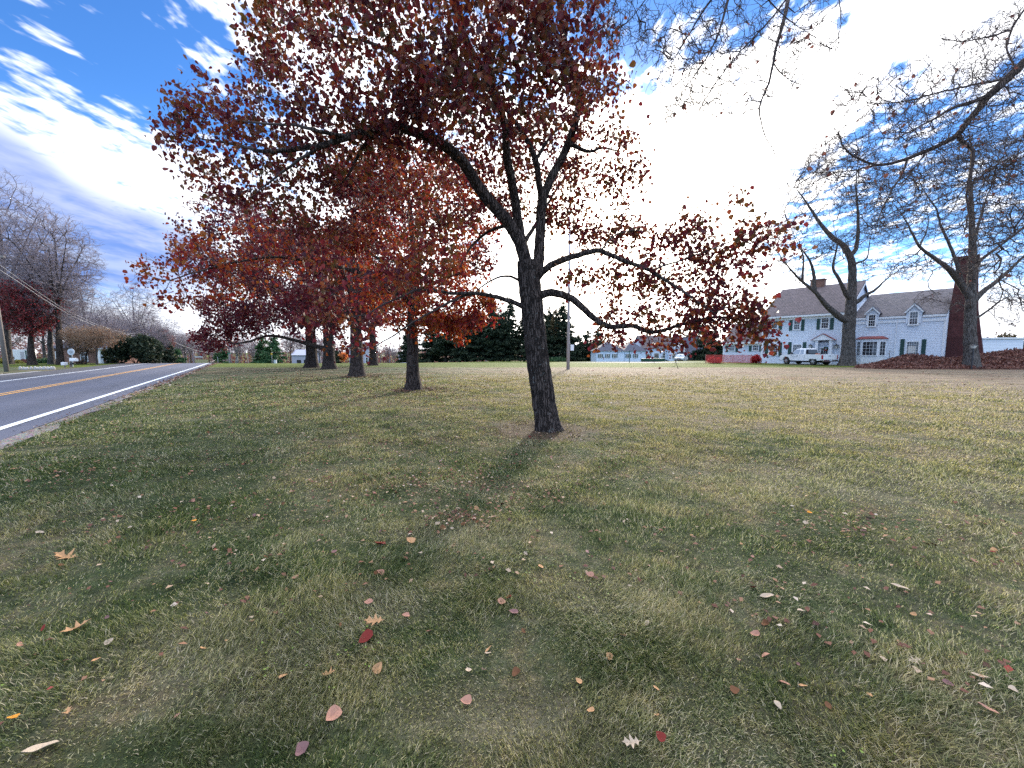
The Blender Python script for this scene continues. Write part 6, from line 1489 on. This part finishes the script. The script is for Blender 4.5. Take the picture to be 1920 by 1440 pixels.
# lamp post before the shaggy tree
def mulch_h(x, y):
    def g(cx, cy, sx, sy, h): return h*np.exp(-((x-cx)/sx)**2-((y-cy)/sy)**2)
    h = g(38., 36.6, 2.6, 1.9, 1.05)+g(47.5, 36.6, 4.4, 2.2, 1.15)+g(42.5, 36., 3.2, 1.9, .55)+g(35, 35.4, 2.2, 1.4, .35)+g(52, 37, 5, 2.2, .9)
    return h+.07*np.sin(x*3.1+y*2)*np.minimum(h, 1)+.05*np.sin(x*7+y*5.3)*np.minimum(h, 1)
lo = np.array(at(1822, 684, 33.0)); lo[2] = float(mulch_h(lo[0], lo[1]))
lp = thing('lamp_post', 'black lamp post standing in the mulch before the shaggy tree', 'lamp post', lo, 0)
hl = at(1822, 653, 33.0)[2]-lo[2]; MB().tube([(0,0,-.3),(0,0,hl)], .045, 10).build('post', MAT['lamp_black'], lp)
MB().frust((-.08,.08,-.08,.08), hl, (-.15,.15,-.15,.15), hl+.24).build('lamp_glass', MAT['lamp_glass'], lp); MB().frust((-.19,.19,-.19,.19), hl+.242, (-.03,.03,-.03,.03), hl+.36).build('cap', MAT['lamp_black'], lp)
MB().box(-.14,-.04,-.02,.02,hl-.1,hl-.04).build('bracket', MAT['lamp_black'], lp)
# sapling by the bay window
so = at(1667, 682, 37.5); so[2] = float(hgt(so[0], so[1]))
sp_ = thing('sapling', 'small bare sapling between the bay window and the mulch', 'sapling', so, 0)
m = MB(); m.tube([(0,0,-.1),(-.02,0,.8),(-.08,0,1.7)], [.035,.025,.01], 6)
for a, z in ((.6,1.0),(-.5,.8),(.5,1.35),(-.35,1.25),(.25,1.5)): m.tube([(-.03,0,z),(a*.5,.1,z+.22),(a*.8,.1,z+.12)], [.014,.01,.005], 4)
m.build('stem', MAT['twig_dark'], sp_)

def mulch():
    X = np.arange(30, 58, .22); Y_ = np.arange(31.5, 41.0, .22); XX, YY = np.meshgrid(X, Y_); HH = mulch_h(XX, YY); Z = np.where(HH > .06, HH, -.08)
    # keep the heap clear of the house front
    front = (XX-HP[0])*HB[0]+(YY-HP[1])*HB[1]; s_ = (XX-HP[0])*HU[0]+(YY-HP[1])*HU[1]; Z = np.where((front > .9) & (s_ < 16.1), -.08, Z)
    V = np.stack([XX.ravel(), YY.ravel(), Z.ravel()], 1); nx = len(X); ny = len(Y_); i = np.arange((nx-1)*(ny-1)); r_, c_ = i//(nx-1), i % (nx-1); a = r_*nx+c_
    o = link('mulch_heap', np_mesh('mulch_heap', V, np.stack([a, a+1, a+1+nx, a+nx], 1), smooth=True, mat=MAT['mulch_base']))
    tag(o, 'long heap of dark red-brown mulch and leaves before the brick chimney', 'mulch heap', kind='stuff')
    rg = np.random.default_rng(9); n = 26000; x = rg.uniform(30, 57, n); y = rg.uniform(32, 40, n); h = mulch_h(x, y); k = (h > .07)&~(((x-HP[0])*HB[0]+(y-HP[1])*HB[1] > .85) & ((x-HP[0])*HU[0]+(y-HP[1])*HU[1] < 16.1)); x, y, h = x[k], y[k], h[k]
    C = np.stack([x, y, h+.03+.05*rg.random(len(x))], 1)
    p = link('leaves', leaves_mesh('l', C, .15, MAT['mulch_leaf'], rg, hang=0, narrow=.9, simple=True), o); p['kind'] = 'stuff'
material('mulch_leaf', leafmat([(0,(.07,.025,.02)),(.5,(.16,.065,.05)),(.85,(.28,.14,.10)),(1,(.42,.28,.22))], .15))
mulch()

# ------------------------------------------------------------------ fallen leaves
def leaf_mesh(kind, seed):
    """one fallen leaf, about 1 unit long, slightly curled, given a thickness"""
    rg = np.random.default_rng(seed)
    if kind == 'oak':
        tips = []; 
        for sg in (1, -1):
            side = [(.012,.0),(.015,.12),(.05,.16),(.20,.24),(.08,.32),(.10,.38),(.36,.52),(.26,.56),(.08,.56),(.09,.66),(.26,.82),(.14,.82),(.06,.86),(.0,1.0)]
            tips.append([(sg*x*rg.uniform(.7, 1.2), y) for x, y in side])
        mid = [(.03*sin(5*y), y) for x, y in tips[0]]
        rows = list(zip(tips[1], mid, tips[0]))
    else:
        w = .22 if kind == 'long' else .40 if kind == 'ovate' else .50
        ys = np.linspace(0, 1, 9); rows = []
        for y in ys:
            x = w*(max(0, sin(pi*min(1, y**(.65 if kind != 'long' else .9)))))**.75+.003
            rows.append(((-x, y), (0, y), (x, y)))
    curl = rg.uniform(.35, 1.0); bend = rg.uniform(-.5, .7); tw_ = rg.uniform(-.5, .5); V = []; Fc = []
    for rrow in rows:
        for x, y in rrow:
            z = curl*abs(x)**1.4*(1 if kind != 'oak' else .8)+bend*(y-.5)**2+tw_*x*(y-.3)+.03*sin(9*y+4*x); V.append((x, y-.5, z))
    n = len(rows)
    for i in range(n-1):
        for k in range(2): a = i*3+k; Fc.append((a, a+1, a+4, a+3))
    V = np.array(V); V[:, 2] = V[:, 2]*.8; V[:, 2] -= V[:, 2].min()+.10; nv = len(V); rim = [i*3 for i in range(n)]+[i*3+2 for i in range(n-1, -1, -1)]
    F2 = [tuple(nv+q for q in f[::-1]) for f in Fc]+[(rim[i], rim[(i+1) % len(rim)], nv+rim[(i+1) % len(rim)], nv+rim[i]) for i in range(len(rim))]
    m = MB(); m.add([tuple(v) for v in V]+[(v[0], v[1], v[2]-.014) for v in V], Fc+F2); me_o = m.build('leaf_tmp', None)
    me = me_o.data; bpy.data.objects.remove(me_o); me.name = 'fallen_leaf'; return me
KINDS = {}
for kd in ('oak', 'ovate', 'long', 'round'):
    for v_ in range(3): KINDS[(kd, v_)] = leaf_mesh(kd, hash((len(kd), v_)) % 1000+v_*17)
CACHE = {}
def fallen_leaf(kd, v_, colr, loc, size, rz, tilt, label, group=None):
    key = (kd, v_, colr)
    if key not in CACHE: me = KINDS[(kd, v_)].copy(); me.materials.clear(); me.materials.append(MAT['fallen_'+colr]); CACHE[key] = me
    o = bpy.data.objects.new('fallen_leaf', CACHE[key]); COL.objects.link(o); o.location = tuple(float(v) for v in loc); o.scale = (size,)*3
    o.rotation_euler = (tilt[0], tilt[1], rz); tag(o, label, 'leaf', group); return o
rg_l = np.random.default_rng(55); placed = []
HERO = [(125,1048,48,'oak','tan','large tan oak leaf curled on the green grass at the left',1.6),(143,1183,48,'oak','tan','rolled tan oak leaf slanting on the grass near the left edge',2.3),
 (78,1410,56,'long','pale','long pale leaf at the bottom left corner of the lawn',2.2),(617,1271,34,'oak','tan','pale tan star-shaped oak leaf left of the bottom centre',1.5),
 (625,1351,38,'ovate','pink','smooth pale pink oval leaf near the bottom, left of centre',2.7),(566,1415,36,'ovate','purple','dark plum leaf beside a brown stem at the bottom edge',.9),
 (692,1136,18,'round','pink','small heart-shaped pink leaf left of centre in the near grass',.2),(761,1162,18,'ovate','pink','pale pink leaf just right of the heart-shaped one',2.0),
 (702,1171,44,'oak','tan','thin tan oak leaf lying across the grass above the red one',1.6),(686,1204,34,'ovate','red','dark red-brown leaf below the thin tan oak leaf',2.4),
 (874,1324,26,'ovate','pink','curled pink-brown leaf at the bottom centre',1.6),(878,1266,14,'round','pale','small whitish leaf above the curled one at the bottom centre',.4),
 (1184,1402,44,'oak','pale','cream-coloured lobed oak leaf at the bottom, right of centre',1.6),(1238,1393,22,'round','red','round dark red leaf right beside the cream oak leaf',.6),
 (1014,1068,22,'long','tan','upright curled tan leaf in the middle of the near lawn',.3),(1106,1084,18,'ovate','pink','pale pink leaf right of the upright curled tan one',1.3),
 (940,1135,18,'round','pink','crumpled pink leaf below the middle of the lawn',.1),(1437,1123,30,'long','pale','long whitish leaf on the lawn right of centre',1.4),
 (1502,1153,18,'round','pale','whitish domed leaf right of the long whitish one',1.6),(1415,1197,20,'ovate','pink','short pink leaf below the long whitish one',1.1),
 (1714,1247,30,'oak','pale','pale oak leaf in the rough grass toward the lower right',1.6),(1838,1276,34,'long','pale','pale curved leaf close to the right edge',1.3),
 (1852,1338,34,'long','pink','pink leaf at the right edge near the bottom',1.0),(1898,1302,16,'round','pale','small whitish leaf at the far right, below the curved one',1.2),
 (1517,966,10,'round','orange','bright orange leaf on the dark green patch at the right',1.6),(24,1357,20,'round','orange','orange leaf at the left edge near the bottom',1.6),
 (129,1344,24,'oak','tan','dull tan oak leaf above the long pale leaf at the bottom left',.8),(180,1247,20,'ovate','tan','small upright tan leaf left, below the rolled oak leaf',1.0),
 (362,981,14,'ovate','orange','orange-brown leaf in the left middle of the lawn',1.6),(477,971,18,'oak','purple','purplish lobed leaf in the left middle of the lawn',.7),
 (627,1040,16,'long','purple','slim mauve leaf left of the dark grass patch',2.7),(553,1090,16,'ovate','pink','pink-and-brown leaf left of centre',1.4),
 (963,1155,22,'ovate','purple','flat greyish leaf beside the crumpled pink one',1.6),(1230,1300,16,'long','tan','slender light brown leaf toward the lower right of centre',.5),
 (1107,1343,18,'ovate','tan','light brown folded leaf right of the bottom centre',1.4),(1085,1287,16,'ovate','tan','light brown leaf in the grass right of the bottom centre',.9),
 (75,1003,20,'long','pale','long whitish leaf near the left edge in the middle distance',1.5),(108,890,14,'round','pale','greyish crumpled leaf pair near the left side',1.5),
 (1688,1106,32,'long','pale','long pale blade-like leaf in the right-hand rough grass',.9),(1778,989,14,'long','pale','whitish leaf on the dark green patch at the far right',1.5),
 (1862,1041,14,'ovate','red','red leaf at the right edge beside the dark green patch',1.4),(712,1025,26,'ovate','red','reddish-brown leaf just below the leaf cluster',1.6),
 (770,1019,22,'ovate','tan','light brown pointed leaf just below the leaf cluster',1.1),(786,1043,14,'ovate','pale','pale mauve leaf above the dark grass patch',1.5)]
for px, py, w_, kd, colr, lab, rz in HERO:
    g_ = ground(px, py); d = math.sqrt(g_[0]**2+g_[1]**2+EYE**2)*math.cos(math.atan2(abs(g_[0]), g_[1])); size = w_*.85*g_[1]/F/ (cos(PITCH)+(720-py)/F*sin(PITCH))
    fallen_leaf(kd, int(rg_l.integers(3)), colr, (g_[0], g_[1], g_[2]+.030), size, rz, (rg_l.uniform(-.35,.35), rg_l.uniform(-.35,.35)), lab); placed.append((g_[0], g_[1]))
spots = []
for _ in range(26): spots.append((rg_l.normal(862, 30), rg_l.normal(975, 10)))
for _ in range(16): spots.append((rg_l.normal(770, 60), rg_l.normal(905, 25)))
for _ in range(12): spots.append((rg_l.normal(1560, 50), rg_l.normal(990, 14)))
while len(spots) < 250: spots.append((rg_l.uniform(0, 1920), 812+540*rg_l.random()**3.0))
for px, py in spots:
    g_ = ground(px, py); kd = ['oak','ovate','ovate','round','long'][int(rg_l.integers(5))]; colr = ['tan','pink','pale','pale','red','brown','brown','pink','purple'][int(rg_l.integers(9))]
    if (g_[0]-RP[0])*RN[0]+(g_[1]-RP[1])*RN[1] > -.6: continue
    fallen_leaf(kd, int(rg_l.integers(3)), colr, (g_[0], g_[1], g_[2]+.022), rg_l.uniform(.022, .055), rg_l.uniform(0, 6.3), (rg_l.uniform(-.7,.7), rg_l.uniform(-.7,.7)),
                'small %s %s fallen leaf %s' % ({'pale': 'whitish', 'purple': 'plum'}.get(colr, colr), {'oak': 'lobed', 'ovate': 'oval', 'round': 'rounded', 'long': 'narrow'}[kd],
                 ('in the near lawn' if py > 1050 else 'in the middle lawn' if py > 900 else 'on the lawn near the first tree')+(' at the left' if px < 640 else ' at the right' if px > 1280 else ' at the centre')), 'small fallen leaves scattered over the lawn')
def litter_field():
    rg = np.random.default_rng(66); n = 30000; P = []
    r = 2.6+40*rg.random(n)**1.5; th = rg.uniform(-1.0, .95, n); x = r*np.sin(th); y = r*np.cos(th)
    dens = .12+.50*sstep(2, -7, x)*sstep(34, 12, y)*sstep(2, 5, y)
    for k, w in (('c', 1.5), ('b', 1.3), ('a', .8), ('d', 1.2), ('e', 1.2)):
        b = TREES[k]; dens = dens+w*np.exp(-((x-b[0]+1)**2+(y-b[1]+1.5)**2)/(14 if k != 'a' else 3))
    dens *= .6+.8*(np.sin(x*1.1+2*np.sin(y*.7))*np.sin(y*1.4+x*.3) > .1)
    k = rg.random(n) < np.clip(dens, 0, 1); x, y = x[k], y[k]
    rel = np.stack([x-RP[0], y-RP[1]], 1)@RN; k = rel < -.4; x, y = x[k], y[k]
    C1 = np.stack([x, y, hgt(x, y)+.022], 1)
    # leaves caught along the kerb, in the near cluster and in the rings round the trunks
    s_ = rg.uniform(-5, 60, 1400); q = RP+RU*s_[:, None]+RN*(-.75+rg.normal(0, .16, 1400))[:, None]; C2 = np.stack([q[:, 0], q[:, 1], hgt(q[:, 0], q[:, 1])+.03], 1)
    C3 = []
    for k_, m_ in (('a', 260), ('b', 420), ('c', 260)):
        a = rg.uniform(0, 6.3, m_); rr = RING[k_]*rg.uniform(.3, 1.0, m_); b = TREES[k_]; C3.append(np.stack([b[0]+.3+rr*np.cos(a), b[1]-.1+rr*np.sin(a), hgt(b[0]+0*a, b[1]+0*a)+.015], 1))
    s_ = rg.uniform(0, 30, 900); q = RP+RU*s_[:, None]+RN*(9.6+np.abs(rg.normal(0, .8, 900)))[:, None]; C3.append(np.stack([q[:, 0], q[:, 1], hgt(q[:, 0], q[:, 1])+.03], 1))
    for (px, py, sx_, sy_, m_) in ((862,972,50,14,120),(780,905,90,20,160),(905,900,60,20,90),(1000,935,50,14,90),(690,800,90,20,200),(560,750,120,16,260),(1590,985,70,14,90),(130,900,60,18,60),(820,820,90,20,120)):
        for _ in range(m_):
            g_ = ground(rg.normal(px, sx_), max(745, rg.normal(py, sy_))); C3.append(np.array([[g_[0], g_[1], g_[2]+.028+.012*rg.random()]]))
    C = np.concatenate([C1, C2]+C3); n = len(C)
    a = rg.uniform(0, 6.3, n); ax = np.stack([np.cos(a), np.sin(a), rg.normal(0, .22, n)], 1); sx = np.stack([-np.sin(a), np.cos(a), rg.normal(0, .25, n)], 1)
    sz = rg.uniform(.015, .05, n)*(1+2.2*sstep(5, 22, C[:, 1])); pts = np.array([[0,-.5,0],[.36,-.05,.14],[0,.5,.05],[-.36,-.05,.14]])
    V = C[:, None, :]+sz[:, None, None]*(pts[None, :, 0:1]*sx[:, None]+pts[None, :, 1:2]*ax[:, None]+pts[None, :, 2:3]*np.array([0,0,1.]))
    o = np.arange(n)*4; F = np.stack([o, o+1, o+2, o+3], 1)
    tag(link('leaf_litter', np_mesh('leaf_litter', V.reshape(-1, 3), F, attr={'rnd': np.repeat(rg.random(n), 4)}, mat=MAT['litter'])), 'small fallen leaves and bits strewn across the farther lawn and verges', 'leaf litter', kind='stuff')
litter_field()
